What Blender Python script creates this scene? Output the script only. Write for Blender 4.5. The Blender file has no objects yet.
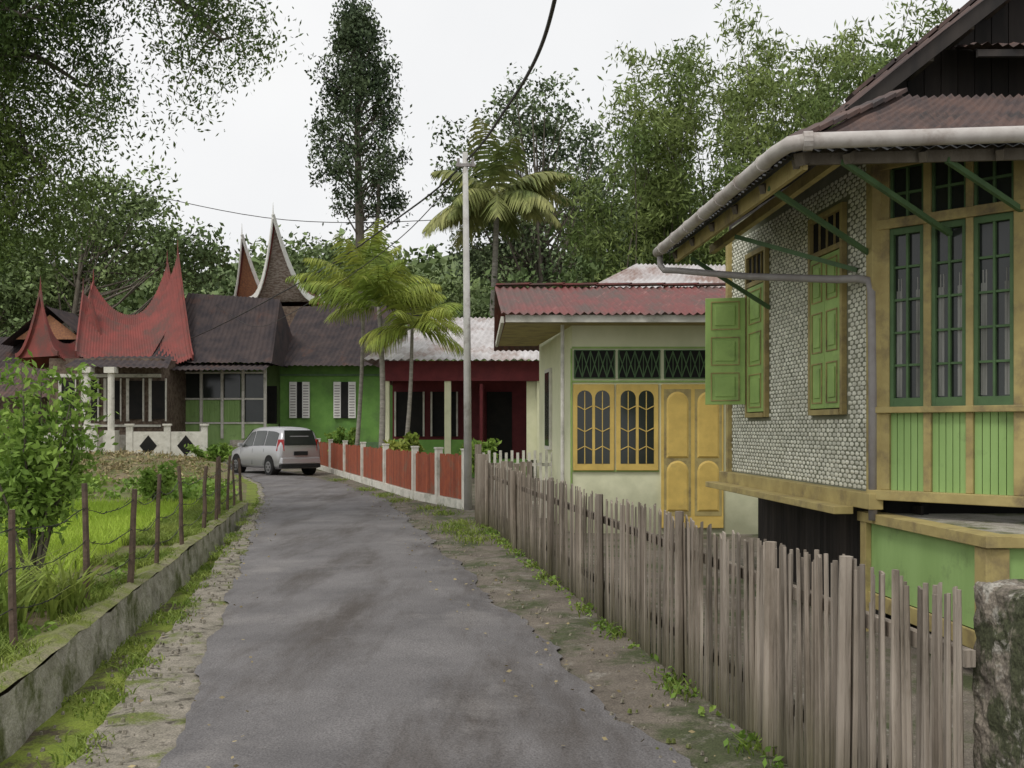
import bpy, math, random
import numpy as np
from mathutils import Vector, Matrix
random.seed(7); rng=np.random.default_rng(7)
sc=bpy.context.scene
R_=math.radians
# ------------------------------------------------------------ materials
def mat(name,c1,c2=None,scale=3,rough=.8,bump=0,bscale=None,stretch=(1,1,1),c3=None,c3s=.7,c3t=(.5,.65),island=0,spec=.3,metal=0,lo=.35,hi=.65,fine=0,c3stretch=(1,1,1),c4=None,c4s=.3,c4t=(.5,.6),zdirt=None):
    m=bpy.data.materials.new(name); m.use_nodes=True; nt=m.node_tree; N=nt.nodes; K=nt.links
    p=N['Principled BSDF']; p.inputs['Roughness'].default_value=rough; p.inputs['Metallic'].default_value=metal
    p.inputs['Specular IOR Level'].default_value=spec
    tc=N.new('ShaderNodeTexCoord'); mp=N.new('ShaderNodeMapping'); mp.inputs['Scale'].default_value=stretch
    K.new(tc.outputs['Object'],mp.inputs['Vector'])
    no=N.new('ShaderNodeTexNoise'); no.inputs['Scale'].default_value=scale; no.inputs['Detail'].default_value=5; no.inputs['Roughness'].default_value=.62
    K.new(mp.outputs[0],no.inputs['Vector'])
    r=N.new('ShaderNodeValToRGB'); r.color_ramp.elements[0].position=lo; r.color_ramp.elements[1].position=hi
    c2=c2 or tuple(x*.8 for x in c1)
    r.color_ramp.elements[0].color=(*c1,1); r.color_ramp.elements[1].color=(*c2,1)
    K.new(no.outputs['Fac'],r.inputs[0]); col=r.outputs[0]
    def over(col,c,s,t,st):
        mp3=N.new('ShaderNodeMapping'); mp3.inputs['Scale'].default_value=st; mp3.inputs['Location'].default_value=(s,3.1*s,1.7); K.new(tc.outputs['Object'],mp3.inputs['Vector'])
        n3=N.new('ShaderNodeTexNoise'); n3.inputs['Scale'].default_value=s; n3.inputs['Detail'].default_value=6; n3.inputs['Roughness'].default_value=.7
        K.new(mp3.outputs[0],n3.inputs['Vector'])
        r3=N.new('ShaderNodeValToRGB'); r3.color_ramp.elements[0].position=t[0]; r3.color_ramp.elements[1].position=t[1]
        K.new(n3.outputs['Fac'],r3.inputs[0])
        mx=N.new('ShaderNodeMixRGB'); K.new(r3.outputs[0],mx.inputs[0]); K.new(col,mx.inputs[1]); mx.inputs[2].default_value=(*c,1); return mx.outputs[0]
    if c3: col=over(col,c3,c3s,c3t,c3stretch)
    if c4: col=over(col,c4,c4s,c4t,(1,1,1))
    if zdirt: # (colour, z0, z1): grime fading out with height
        sx=N.new('ShaderNodeSeparateXYZ'); K.new(tc.outputs['Object'],sx.inputs[0])
        ad=N.new('ShaderNodeMath'); ad.operation='MULTIPLY_ADD'; K.new(no.outputs['Fac'],ad.inputs[0]); ad.inputs[1].default_value=-.9*(zdirt[2]-zdirt[1]); K.new(sx.outputs['Z'],ad.inputs[2])
        mr=N.new('ShaderNodeMapRange'); mr.inputs[1].default_value=zdirt[1]-.4*(zdirt[2]-zdirt[1]); mr.inputs[2].default_value=zdirt[2]-.4*(zdirt[2]-zdirt[1]); mr.inputs[3].default_value=.85; mr.inputs[4].default_value=0; K.new(ad.outputs[0],mr.inputs[0])
        mx=N.new('ShaderNodeMixRGB'); K.new(mr.outputs[0],mx.inputs[0]); K.new(col,mx.inputs[1]); mx.inputs[2].default_value=(*zdirt[0],1); col=mx.outputs[0]
    if fine:
        n4=N.new('ShaderNodeTexNoise'); n4.inputs['Scale'].default_value=90; n4.inputs['Detail'].default_value=2
        K.new(tc.outputs['Object'],n4.inputs['Vector'])
        mr=N.new('ShaderNodeMapRange'); mr.inputs[1].default_value=.3; mr.inputs[2].default_value=.7; mr.inputs[3].default_value=1-fine; mr.inputs[4].default_value=1+fine
        K.new(n4.outputs['Fac'],mr.inputs[0])
        hs=N.new('ShaderNodeHueSaturation'); K.new(mr.outputs[0],hs.inputs['Value']); K.new(col,hs.inputs['Color']); col=hs.outputs[0]
    if island:
        g=N.new('ShaderNodeNewGeometry'); mr=N.new('ShaderNodeMapRange'); mr.inputs[3].default_value=1-island; mr.inputs[4].default_value=1+island
        K.new(g.outputs['Random Per Island'],mr.inputs[0])
        hs=N.new('ShaderNodeHueSaturation'); K.new(mr.outputs[0],hs.inputs['Value']); K.new(col,hs.inputs['Color']); col=hs.outputs[0]
    K.new(col,p.inputs['Base Color'])
    if bump:
        nb=N.new('ShaderNodeTexNoise'); nb.inputs['Scale'].default_value=bscale or scale*3; nb.inputs['Detail'].default_value=4
        K.new(mp.outputs[0],nb.inputs['Vector'])
        b=N.new('ShaderNodeBump'); b.inputs['Strength'].default_value=min(1,bump); b.inputs['Distance'].default_value=.02
        K.new(nb.outputs['Fac'],b.inputs['Height']); K.new(b.outputs[0],p.inputs['Normal'])
    return m
def leafmat(name,c1,c2,scale=.5,trans=.3,isl=.35):
    m=bpy.data.materials.new(name); m.use_nodes=True; nt=m.node_tree; N=nt.nodes; K=nt.links
    p=N['Principled BSDF']; p.inputs['Roughness'].default_value=.55; p.inputs['Specular IOR Level'].default_value=.2
    tc=N.new('ShaderNodeTexCoord'); no=N.new('ShaderNodeTexNoise'); no.inputs['Scale'].default_value=scale; no.inputs['Detail'].default_value=2
    K.new(tc.outputs['Object'],no.inputs['Vector'])
    r=N.new('ShaderNodeValToRGB'); r.color_ramp.elements[0].position=.35; r.color_ramp.elements[1].position=.65
    r.color_ramp.elements[0].color=(*c1,1); r.color_ramp.elements[1].color=(*c2,1); K.new(no.outputs['Fac'],r.inputs[0])
    g=N.new('ShaderNodeNewGeometry'); mr=N.new('ShaderNodeMapRange'); mr.inputs[3].default_value=1-isl; mr.inputs[4].default_value=1+isl
    K.new(g.outputs['Random Per Island'],mr.inputs[0])
    hs=N.new('ShaderNodeHueSaturation'); K.new(mr.outputs[0],hs.inputs['Value']); K.new(r.outputs[0],hs.inputs['Color'])
    K.new(hs.outputs[0],p.inputs['Base Color'])
    if trans:
        t=N.new('ShaderNodeBsdfTranslucent'); K.new(hs.outputs[0],t.inputs['Color'])
        mx=N.new('ShaderNodeMixShader'); mx.inputs[0].default_value=trans
        K.new(p.outputs[0],mx.inputs[1]); K.new(t.outputs[0],mx.inputs[2]); K.new(mx.outputs[0],N['Material Output'].inputs[0])
    return m
M={}
M['asphalt']=mat('asphalt',(.12,.113,.113),(.18,.17,.168),scale=.9,rough=.75,bump=.6,bscale=60,c3=(.078,.067,.06),c3s=1.3,c3t=(.46,.66),c3stretch=(1,.2,1),fine=.3,c4=(.235,.22,.21),c4s=.6,c4t=(.55,.75))
M['garden']=mat('garden_soil',(.11,.15,.035),(.16,.12,.075),scale=1.2,rough=.95,bump=1,bscale=12,c3=(.2,.15,.1),c3s=.5,c3t=(.5,.62),fine=.3)
M['dirt']=mat('dirt',(.12,.102,.082),(.18,.155,.125),scale=2.5,rough=.95,bump=1,bscale=15,c3=(.065,.075,.035),c3s=1.6,c3t=(.48,.6),fine=.35,c4=(.24,.22,.19),c4s=3.,c4t=(.58,.68))
M['moss']=mat('ditch_moss',(.14,.19,.025),(.2,.24,.04),scale=3,rough=.95,bump=1,bscale=25,c3=(.08,.065,.04),c3s=2.4,c3t=(.5,.62),fine=.35)
M['shoulder']=mat('stone_shoulder',(.28,.25,.205),(.17,.155,.12),scale=5,rough=.95,bump=1,bscale=14,c3=(.12,.14,.04),c3s=1.8,c3t=(.52,.6),fine=.35,c4=(.075,.065,.05),c4s=6,c4t=(.56,.62))
M['wallconc']=mat('old_concrete',(.44,.41,.36),(.27,.25,.21),scale=4,rough=.95,bump=1,bscale=16,c3=(.11,.12,.05),c3s=2.0,c3t=(.5,.62),fine=.25)
M['pillarconc']=mat('rough_concrete',(.26,.225,.18),(.14,.12,.1),scale=7,rough=.95,bump=1,bscale=26,c3=(.06,.065,.035),c3s=4.2,c3t=(.47,.56),fine=.35,c4=(.33,.31,.27),c4s=8,c4t=(.57,.64))
M['wallmoss']=mat('mossy_top',(.15,.18,.035),(.24,.22,.14),scale=4,rough=.95,bump=1,bscale=20,fine=.35)
M['slat']=mat('weathered_wood',(.34,.295,.245),(.2,.165,.13),scale=8,rough=.9,bump=.9,bscale=30,stretch=(1,1,.1),c3=(.12,.1,.075),c3s=3,c3t=(.5,.68),c3stretch=(1,1,.3),island=.36,zdirt=((.09,.085,.045),.0,.45))
M['rustyred']=mat('red_picket',(.34,.09,.042),(.26,.07,.04),scale=6,rough=.75,c3=(.2,.12,.08),c3s=2,c3t=(.52,.7),island=.22)
M['whitewash']=mat('whitewash',(.68,.66,.59),(.55,.53,.46),scale=5,rough=.85,c3=(.28,.28,.22),c3s=2,c3t=(.53,.72))
M['cream']=mat('cream_green_plaster',(.78,.78,.55),(.69,.7,.47),scale=2,rough=.85,c3=(.52,.52,.36),c3s=1.2,c3t=(.58,.9),zdirt=((.3,.3,.2),.0,.9))
M['yellow']=mat('yellow_paint',(.7,.5,.14),(.58,.41,.115),scale=5,rough=.6,c3=(.4,.3,.11),c3s=3,c3t=(.58,.85))
M['ochre']=mat('ochre_wood',(.44,.36,.15),(.34,.27,.11),scale=5,rough=.7,c3=(.18,.14,.08),c3s=3,c3t=(.5,.7))
M['green']=mat('green_paint',(.36,.52,.16),(.29,.43,.13),scale=4,rough=.6,c3=(.2,.28,.1),c3s=3,c3t=(.55,.8))
M['palegreen']=mat('pale_green_board',(.31,.47,.17),(.25,.39,.13),scale=4,rough=.7,stretch=(1,1,.2),c3=(.16,.22,.09),c3s=3,c3t=(.56,.8))
M['dkgreen']=mat('dark_green_trim',(.1,.18,.075),(.07,.125,.055),scale=4,rough=.6)
M['housegreen']=mat('house_green',(.15,.3,.065),(.11,.235,.05),scale=2,rough=.8,c3=(.09,.16,.05),c3s=1,c3t=(.5,.75))
M['maroon']=mat('maroon_paint',(.17,.03,.035),(.12,.022,.027),scale=3,rough=.7)
M['glass']=mat('dark_glass',(.02,.025,.022),(.03,.035,.03),scale=1,rough=.12,spec=.5)
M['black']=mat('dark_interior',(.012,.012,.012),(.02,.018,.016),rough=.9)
M['tar']=mat('black_boards',(.025,.023,.022),(.05,.042,.037),scale=5,rough=.85,stretch=(1,1,.2),island=.3)
M['weaveback']=mat('weave_gaps',(.26,.26,.19),(.17,.18,.12),scale=3,rough=.9)
M['weave']=mat('bamboo_weave',(.78,.77,.66),(.66,.65,.54),scale=2,rough=.7,island=.16,c3=(.5,.49,.38),c3s=1.2,c3t=(.55,.85))
M['gutter']=mat('gutter_paint',(.5,.47,.44),(.38,.345,.32),scale=5,rough=.5,c3=(.2,.15,.12),c3s=3,c3t=(.52,.75))
M['pipe']=mat('pvc_pipe',(.32,.3,.29),(.24,.22,.21),scale=5,rough=.5)
M['rustroof']=mat('rusted_iron',(.07,.052,.05),(.13,.08,.065),scale=3,rough=.8,c3=(.04,.036,.036),c3s=2.3,bump=.5)
M['redroof']=mat('red_iron_roof',(.22,.07,.065),(.16,.06,.055),scale=2.5,rough=.7,c3=(.12,.08,.07),c3s=1.7,c3t=(.42,.6),c3stretch=(1,.35,1),c4=(.3,.15,.135),c4s=4,c4t=(.58,.7))
M['gonjong']=mat('gonjong_red',(.25,.06,.05),(.17,.05,.042),scale=1.3,rough=.7,c3=(.11,.06,.05),c3s=.9,c3t=(.45,.64))
M['silver']=mat('zinc_roof',(.6,.58,.58),(.42,.39,.38),scale=1.5,rough=.55,c3=(.27,.18,.15),c3s=.7,c3t=(.48,.66))
M['darkroof']=mat('dark_iron_roof',(.04,.035,.038),(.075,.058,.055),scale=1.6,rough=.85,spec=.12,c3=(.11,.06,.045),c3s=.8,c3t=(.56,.75))
M['greyroof']=mat('underside_iron',(.1,.105,.11),(.06,.06,.06),scale=3,rough=.7)
M['carved']=mat('carved_wood',(.09,.06,.045),(.17,.13,.095),scale=6,rough=.8,lo=.42,hi=.58)
M['carved2']=mat('carved_grey_gable',(.34,.29,.25),(.18,.13,.1),scale=5,rough=.8,lo=.44,hi=.56,stretch=(1,1,3))
M['orange']=mat('orange_gable',(.42,.2,.1),(.24,.12,.08),scale=10,rough=.8)
M['bark']=mat('bark',(.17,.15,.12),(.1,.085,.065),scale=5,rough=.95,bump=1,bscale=15,stretch=(1,1,.3))
M['palmbark']=mat('palm_bark',(.3,.28,.24),(.18,.165,.14),scale=5,rough=.95,stretch=(1,1,2.5))
M['polepaint']=mat('pole_grey',(.55,.54,.51),(.42,.41,.385),scale=3,rough=.6,c3=(.25,.22,.19),c3s=2,c3t=(.56,.7))
M['post']=mat('fence_post',(.15,.105,.08),(.09,.065,.05),scale=8,rough=.95,bump=.6)
M['wire']=mat('wire',(.03,.03,.03),(.04,.035,.03),rough=.6)
M['curtain']=mat('curtain',(.4,.4,.37),(.2,.2,.18),scale=8,rough=.9,stretch=(1,1,.1))
M['carpaint']=mat('silver_paint',(.46,.46,.47),(.44,.44,.45),scale=1,rough=.3,metal=.5,spec=.5)
M['tyre']=mat('tyre',(.02,.02,.02),rough=.9)
M['alloy']=mat('alloy',(.4,.4,.42),rough=.35,metal=.7)
M['tail']=mat('tail_lamp',(.4,.02,.02),(.3,.02,.02),rough=.2,spec=.5)
M['white']=mat('white_paint',(.75,.74,.7),(.66,.65,.6),scale=4,rough=.7)
M['hill']=mat('hill_forest',(.07,.105,.04),(.14,.18,.07),scale=.15,rough=1)
L={}
L['bamboo']=leafmat('leaf_bamboo',(.12,.175,.05),(.22,.275,.085),scale=.35,trans=.2)
L['near']=leafmat('leaf_near',(.05,.09,.022),(.13,.18,.045),scale=.45,trans=.25)
L['broad']=leafmat('leaf_broad',(.09,.13,.06),(.15,.195,.09),scale=.3,trans=.0)
L['conifer']=leafmat('leaf_conifer',(.04,.065,.03),(.085,.115,.05),scale=.5,trans=0)
L['forest']=leafmat('leaf_forest',(.1,.15,.055),(.2,.26,.1),scale=.12,trans=0)
L['palm']=leafmat('leaf_palm',(.17,.235,.04),(.34,.37,.075),scale=.6)
L['coco']=leafmat('leaf_coconut',(.15,.19,.06),(.32,.32,.12),scale=.4,trans=.2)
L['rice']=leafmat('leaf_rice',(.36,.52,.06),(.48,.62,.1),scale=.5,isl=.2)
L['grass']=leafmat('leaf_grass',(.14,.21,.035),(.26,.32,.07),scale=1.5)
L['shrub']=leafmat('leaf_shrub',(.15,.26,.045),(.27,.39,.08),scale=1.5)
L['dry']=leafmat('leaf_dry',(.24,.19,.1),(.34,.28,.15),scale=1.5,trans=0)
# ------------------------------------------------------------ mesh helpers
def empty(name,loc):
    e=bpy.data.objects.new(name,None); e.location=loc; e.empty_display_size=.3; sc.collection.objects.link(e); return e
def link(o,parent):
    sc.collection.objects.link(o)
    if parent is not None:
        o.parent=parent; o.matrix_parent_inverse=Matrix.Translation(-Vector(parent.location))
class F:
    def __init__(s,p0,p1):
        s.o=Vector((p0[0],p0[1])); d=Vector((p1[0]-p0[0],p1[1]-p0[1])); s.len=d.length; s.u=d.normalized(); s.n=Vector((s.u.y,-s.u.x))
    def P(s,u,t,z):
        q=s.o+s.u*u+s.n*t; return (q.x,q.y,z)
class B:
    def __init__(s): s.v=[]; s.f=[]
    def add(s,v,f):
        n=len(s.v); s.v+= [tuple(x) for x in v]; s.f+=[tuple(i+n for i in q) for q in f]
    def hexa(s,c): s.add(c,[(0,3,2,1),(4,5,6,7),(0,1,5,4),(1,2,6,5),(2,3,7,6),(3,0,4,7)])
    def fb(s,fr,u0,u1,t0,t1,z0,z1):
        s.hexa([fr.P(u0,t1,z0),fr.P(u1,t1,z0),fr.P(u1,t0,z0),fr.P(u0,t0,z0),fr.P(u0,t1,z1),fr.P(u1,t1,z1),fr.P(u1,t0,z1),fr.P(u0,t0,z1)])
    def box(s,x0,x1,y0,y1,z0,z1):
        s.hexa([(x0,y0,z0),(x1,y0,z0),(x1,y1,z0),(x0,y1,z0),(x0,y0,z1),(x1,y0,z1),(x1,y1,z1),(x0,y1,z1)])
    def cyl(s,p0,p1,r0,r1=None,n=8):
        r1=r0 if r1 is None else r1
        p0=Vector(p0);p1=Vector(p1); d=(p1-p0)
        if d.length<1e-6: return
        d.normalize(); a=d.orthogonal().normalized(); b=d.cross(a)
        v=[]
        for p,r in((p0,r0),(p1,r1)):
            for i in range(n):
                t=2*math.pi*i/n; v.append(p+a*math.cos(t)*r+b*math.sin(t)*r)
        f=[(i,(i+1)%n,n+(i+1)%n,n+i) for i in range(n)]+[tuple(range(n-1,-1,-1)),tuple(range(n,2*n))]
        s.add(v,f)
    def tube(s,pts,r,n=6):
        pts=[Vector(p) for p in pts]; rs=r if isinstance(r,(list,tuple)) else [r]*len(pts)
        v=[];f=[]; a=None
        for i,p in enumerate(pts):
            d=(pts[min(i+1,len(pts)-1)]-pts[max(i-1,0)]).normalized()
            a=d.orthogonal().normalized() if a is None else (a-d*a.dot(d)).normalized()
            b=d.cross(a)
            for k in range(n):
                t=2*math.pi*k/n; v.append(p+a*math.cos(t)*rs[i]+b*math.sin(t)*rs[i])
        for i in range(len(pts)-1):
            for k in range(n):
                f.append((i*n+k,i*n+(k+1)%n,(i+1)*n+(k+1)%n,(i+1)*n+k))
        f.append(tuple(range(n-1,-1,-1))); m=(len(pts)-1)*n; f.append(tuple(range(m,m+n)))
        s.add(v,f)
    def poly(s,pts): s.add(pts,[tuple(range(len(pts)))])
    def strut(s,p0,p1,w,h):
        p0=Vector(p0);p1=Vector(p1);d=(p1-p0).normalized(); a=d.cross(Vector((0,0,1))); 
        a=a.normalized()*w/2 if a.length>1e-4 else Vector((w/2,0,0)); b=a.cross(d).normalized()*h/2
        s.hexa([p0-a-b,p0+a-b,p1+a-b,p1-a-b,p0-a+b,p0+a+b,p1+a+b,p1-a+b])
    def done(s,name,m,parent=None,smooth=False,bevel=0):
        me=bpy.data.meshes.new(name); me.from_pydata(s.v,[],s.f); me.materials.append(m)
        if smooth: me.polygons.foreach_set('use_smooth',[True]*len(me.polygons))
        o=bpy.data.objects.new(name,me); link(o,parent)
        if bevel:
            b=o.modifiers.new('b','BEVEL'); b.width=bevel; b.segments=2
        return o
def corr(name,A,Bp,C,D,m,parent,pitch=.12,amp=.018,nv=6,sag=0,jit=.0):
    A,Bp,C,D=[Vector(x) for x in (A,Bp,C,D)]
    n=max(2,int((Bp-A).length/pitch)); nu=n*4
    nor=(Bp-A).cross(D-A).normalized()
    v=[];f=[]
    for j in range(nv+1):
        t=j/nv
        for i in range(nu+1):
            u=i/nu
            p=A.lerp(Bp,u).lerp(D.lerp(C,u),t)+nor*(amp*math.sin(u*n*2*math.pi)+jit*math.sin(u*n*1.3+j*2.1)) - Vector((0,0,1))*sag*math.sin(math.pi*t)
            if jit: p+= (A-D).normalized()*jit*2*math.sin(i//8*3.7)*(1-t)
            v.append(p)
    for j in range(nv):
        for i in range(nu):
            a=j*(nu+1)+i; f.append((a,a+1,a+nu+2,a+nu+1))
    b=B(); b.add(v,f); return b.done(name,m,parent,smooth=True)
def quads(name,V4,m,parent=None,nv=4):
    V4=np.asarray(V4,dtype=np.float32).reshape(-1,3); n=len(V4)//nv
    me=bpy.data.meshes.new(name); me.vertices.add(nv*n); me.vertices.foreach_set('co',V4.ravel())
    me.loops.add(nv*n); me.loops.foreach_set('vertex_index',np.arange(nv*n,dtype=np.int32))
    me.polygons.add(n); me.polygons.foreach_set('loop_start',np.arange(0,nv*n,nv,dtype=np.int32)); me.polygons.foreach_set('loop_total',np.full(n,nv,dtype=np.int32))
    me.update(calc_edges=True); me.materials.append(m); o=bpy.data.objects.new(name,me); link(o,parent); return o
def unit(a): return a/(np.linalg.norm(a,axis=1,keepdims=True)+1e-9)
def leafquads(c,size,aspect=.4,droop=0.,flat=0.):
    n=len(c); a=rng.normal(size=(n,3)); a[:,2]-=droop; a[:,2]*=(1-flat); a=unit(a); r=rng.normal(size=(n,3)); b=unit(np.cross(a,r))
    s=size*rng.uniform(.6,1.35,(n,1)); a=a*s*.5; b=b*s*.5*aspect
    return np.stack([c-a,c+b,c+a,c-b],axis=1)
def sample_blobs(blobs,n,shell=.45):
    vol=np.array([b[3]*b[4]*b[5] for b in blobs])**.7; vol/=vol.sum(); idx=rng.choice(len(blobs),n,p=vol)
    bl=np.array(blobs)[idx]; d=unit(rng.normal(size=(n,3))); r=rng.uniform(0,1,(n,1))**shell
    return bl[:,:3]+d*r*bl[:,3:6]
def clump_pts(cen,per,spread,flat=.6):
    n=len(cen); s=spread*rng.uniform(.55,1.3,(n,1)); p=np.repeat(cen,per,axis=0); ss=np.repeat(s,per,axis=0)
    o=np.clip(rng.normal(size=(n*per,3)),-1.9,1.9)*ss*.5; o[:,2]*=flat; return p+o
def tree(name,base,top,r,blobs,ncl,per,leaf,spread,lm,bm=None,limbs=24,aspect=.5,droop=.2,shell=.45,flat=.6):
    e=empty(name,base); base=Vector(base); top=Vector(top)
    cen=sample_blobs(blobs,ncl,shell)
    quads('crown_foliage',leafquads(clump_pts(cen,per,spread,flat),leaf,aspect,droop),lm,e)
    b=B(); k=8; pts=[];rs=[]
    for i in range(k+1):
        t=i/k; p=base.lerp(top,t)+Vector((math.sin(t*4+base.x),math.cos(t*3+base.y)-1,0))*r*.7*t; pts.append(p); rs.append(r*(1-.8*t)*(1.25 if i==0 else 1))
    b.tube(pts,rs,9)
    for i in range(min(limbs,ncl)):
        c=Vector(cen[i]); t=random.uniform(.4,.97); j=min(k-1,int(t*k)); s=pts[j].lerp(pts[j+1],t*k-j)
        mid=s.lerp(c,.5)+Vector((0,0,-.08*(c-s).length)); b.tube([s,s.lerp(mid,.6),mid,mid.lerp(c,.6),c],[rs[j]*.5,rs[j]*.4,rs[j]*.27,rs[j]*.16,rs[j]*.05],6)
    b.done('trunk_and_limbs',bm or M['bark'],e,smooth=True); return e
def blades(name,pts,h,w,m,parent=None,lean=.35,seg=2):
    n=len(pts); pts=np.asarray(pts); ang=rng.uniform(0,2*np.pi,n); hh=h*rng.uniform(.55,1.25,n); ld=rng.uniform(0,2*np.pi,n); ll=hh*lean*rng.uniform(.2,1.6,n)
    sx=np.cos(ang)*w/2; sy=np.sin(ang)*w/2
    def lvl(t,wf):
        c=pts.copy(); c[:,0]+=np.cos(ld)*ll*t*t; c[:,1]+=np.sin(ld)*ll*t*t; c[:,2]+=hh*(t-.25*lean*t*t*t)
        a=c.copy(); a[:,0]-=sx*wf; a[:,1]-=sy*wf; b=c.copy(); b[:,0]+=sx*wf; b[:,1]+=sy*wf; return a,b
    ls=[lvl(0,.7),lvl(.5,1),lvl(1,.12)]
    out=np.concatenate([np.stack([ls[i][0],ls[i][1],ls[i+1][1],ls[i+1][0]],axis=1) for i in range(2)])
    return quads(name,out,m,parent)
def palm(name,base,top,r,nfr,fl,lm,up=.6,droop=1.1,nl=26,lw=.06,ll=.55,bm=None,emin=-.15):
    e=empty(name,base); base=Vector(base); top=Vector(top); b=B()
    pts=[];k=9
    for i in range(k+1):
        t=i/k; pts.append(base.lerp(top,t)+Vector((.25*math.sin(t*3),0,0))*r*4)
    b.tube(pts,[r*(1.3 if i==0 else 1-.35*i/k) for i in range(k+1)],9); b.done('trunk',bm or M['palmbark'],e,smooth=True)
    T=pts[-1]; q=[]; rb=B()
    for i in range(nfr):
        az=2*math.pi*(i*.618)+random.uniform(-.2,.2); el=random.uniform(emin,1.15)*up*1.4; L_=fl*random.uniform(.75,1.1)
        d=Vector((math.cos(az)*math.cos(el),math.sin(az)*math.cos(el),math.sin(el)))
        prev=T; dirv=d.copy(); rp=[T]; n=14
        for j in range(n):
            dirv=(dirv+Vector((0,0,-droop/n*(.4+j/n)))).normalized(); prev=prev+dirv*L_/n; rp.append(prev)
        rb.tube(rp,[.035*fl/3*(1-.8*j/n) for j in range(n+1)],4)
        side=d.cross(Vector((0,0,1))).normalized()
        for j in range(nl):
            t=.12+.88*j/nl; x=t*n; a=int(min(n-1,x)); p=rp[a].lerp(rp[a+1],x-a); dd=(rp[a+1]-rp[a]).normalized()
            for sg in(-1,1):
                l=ll*math.sin(math.pi*(.15+.8*t))*random.uniform(.8,1.1)
                ld=(side*sg*.8+dd*.6+Vector((0,0,-.55+random.uniform(-.2,.25)))).normalized(); wv=dd*lw*.5
                mid=p+ld*l*.5; tip=p+ld*l+Vector((0,0,-.25*l))
                q+=[p-wv*.5,p+wv*.5,mid+wv,mid-wv, mid-wv,mid+wv,tip+wv*.1,tip-wv*.1]
    quads('fronds',np.array([tuple(x) for x in q]),lm,e); rb.done('frond_stems',lm,e); return e
# ------------------------------------------------------------ terrain
Lx=lambda y: np.interp(y,[-8,5,23.6,30,36,40,44,48,55,70],[1.12,-1.735,-5.83,-7.5,-9.7,-12,-15,-19,-28,-45])
Rx=lambda y: np.interp(y,[-8,5,15.2,20,25,30,36,40,44,48,55,70],[3.1,.84,-1.25,-2.2,-3.3,-5,-7.6,-9.2,-11.2,-14,-20,-34])
Fx=lambda y: np.interp(y,[-8,17,20.2,23.6,44.7,55,70],[3.3,-.41,-.86,-2.29,-9.1,-12.5,-20])
gap=lambda y: np.maximum(.35,1.475-.052*y)
Wx=lambda y: Lx(y)-gap(y)
Sx=lambda y: Lx(y)-.4*gap(y)
def gz(x,y):
    z=.05*math.sin(x*1.3+y*.7)*math.sin(y*.9-x*.4)+.025*math.sin(x*4.1)*math.sin(y*3.7)
    w=float(Wx(y)); z*=min(1,max(0,(w-.3-x)/1.0)) if x<w else 0
    z+= .75*math.exp(-(((x+15)/6)**2+((y-36)/4)**2))
    if y>90: z+= (y-90)*.03
    return z
ys=list(np.arange(-8,62,.3))+[65,70,80,95,120,160,220,320,600]
v=[];f=[];mi=[]
cols=None
for y in ys:
    k=max(0,min(1,(23-y)/2)); W=float(Wx(y)); S=float(Sx(y)); Lr=float(Lx(y)); Rr=float(Rx(y)); Fr=float(Fx(y)); j=lambda a: random.uniform(-a,a)
    row=[]
    for dx in (-500,-120,-60,-35,-20,-14,-10,-7.5,-6,-5,-4,-3.2,-2.5,-1.8,-1.1,-.6,-.22): row.append((W+dx,y,gz(W+dx,y)))
    row+=[(W-.1,y,-.36*k),(W+.15,y,(-.33+j(.02))*k),(S-.06,y,(-.3+j(.03))*k),(S+j(.04),y,-.01+j(.025)),((S+Lr)/2,y,.0+j(.02)),(Lr+.12,y,-.012),(Rr-.12,y,-.012),(Rr+.15,y,j(.01)),((Rr+Fr)/2,y,.01+j(.02)),(Fr,y,.02),(Fr+.6,y,.03),(Fr+3,y,.0),(Fr+10,y,0),(Fr+40,y,0),(Fr+500,y,0)]
    v+=row; cols=len(row)
for r in range(len(ys)-1):
    for c in range(cols-1):
        a=r*cols+c; f.append((a,a+1,a+cols+1,a+cols))
        mi.append(0 if c<17 else 1 if c<20 else 2 if c<22 else 3)
me=bpy.data.meshes.new('ground'); me.from_pydata(v,[],f)
for k_ in('garden','moss','shoulder','dirt'): me.materials.append(M[k_])
me.polygons.foreach_set('material_index',mi); g=bpy.data.objects.new('ground',me); link(g,None)
# road
v=[];f=[]; yr=list(np.arange(-8,70,.1))
for y in yr:
    a=float(Lx(y))+random.uniform(-.02,.02)+.03*math.sin(y*2.3)+.02*math.sin(y*6.1); b=float(Rx(y))+random.uniform(-.03,.03)+.06*math.sin(y*1.7)+.035*math.sin(y*5.1)
    for i in range(9):
        t=i/8; v.append((a+(b-a)*t,y,.012+.03*math.sin(math.pi*t)))
for r in range(len(yr)-1):
    for c in range(8): q=r*9+c; f.append((q,q+1,q+10,q+9))
b=B(); b.add(v,f); b.done('road',M['asphalt'],smooth=True)
# retaining wall
wall=empty('retaining_wall',(-4,12,0)); b=B(); b2=B(); yw=list(np.arange(-6,22.4,.25)); v=[];f=[];v2=[];f2=[]
for y in yw:
    W=float(Wx(y)); j=random.uniform
    v+=[(W+.03+j(-.02,.02),y,-.36),(W+.015+j(-.015,.015),y,-.12+j(-.02,.02)),(W+j(-.02,.02),y,.06+j(-.015,.015))]
    v2+=[(W+j(-.02,.015)+.004,y,.065+j(-.01,.01)),(W-.1+j(-.02,.02),y,.095+j(-.02,.02)),(W-.3+j(-.04,.04),y,.04+j(-.03,.01)),(W-.34,y,-.1)]
for r in range(len(yw)-1):
    for c in range(2): q=r*3+c; f.append((q+1,q,q+3,q+4))
    for c in range(3): q=r*4+c; f2.append((q+1,q,q+4,q+5))
b.add(v,f); b.done('wall_face',M['wallconc'],wall); b2.add(v2,f2); b2.done('wall_top',M['wallmoss'],wall)
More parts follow.
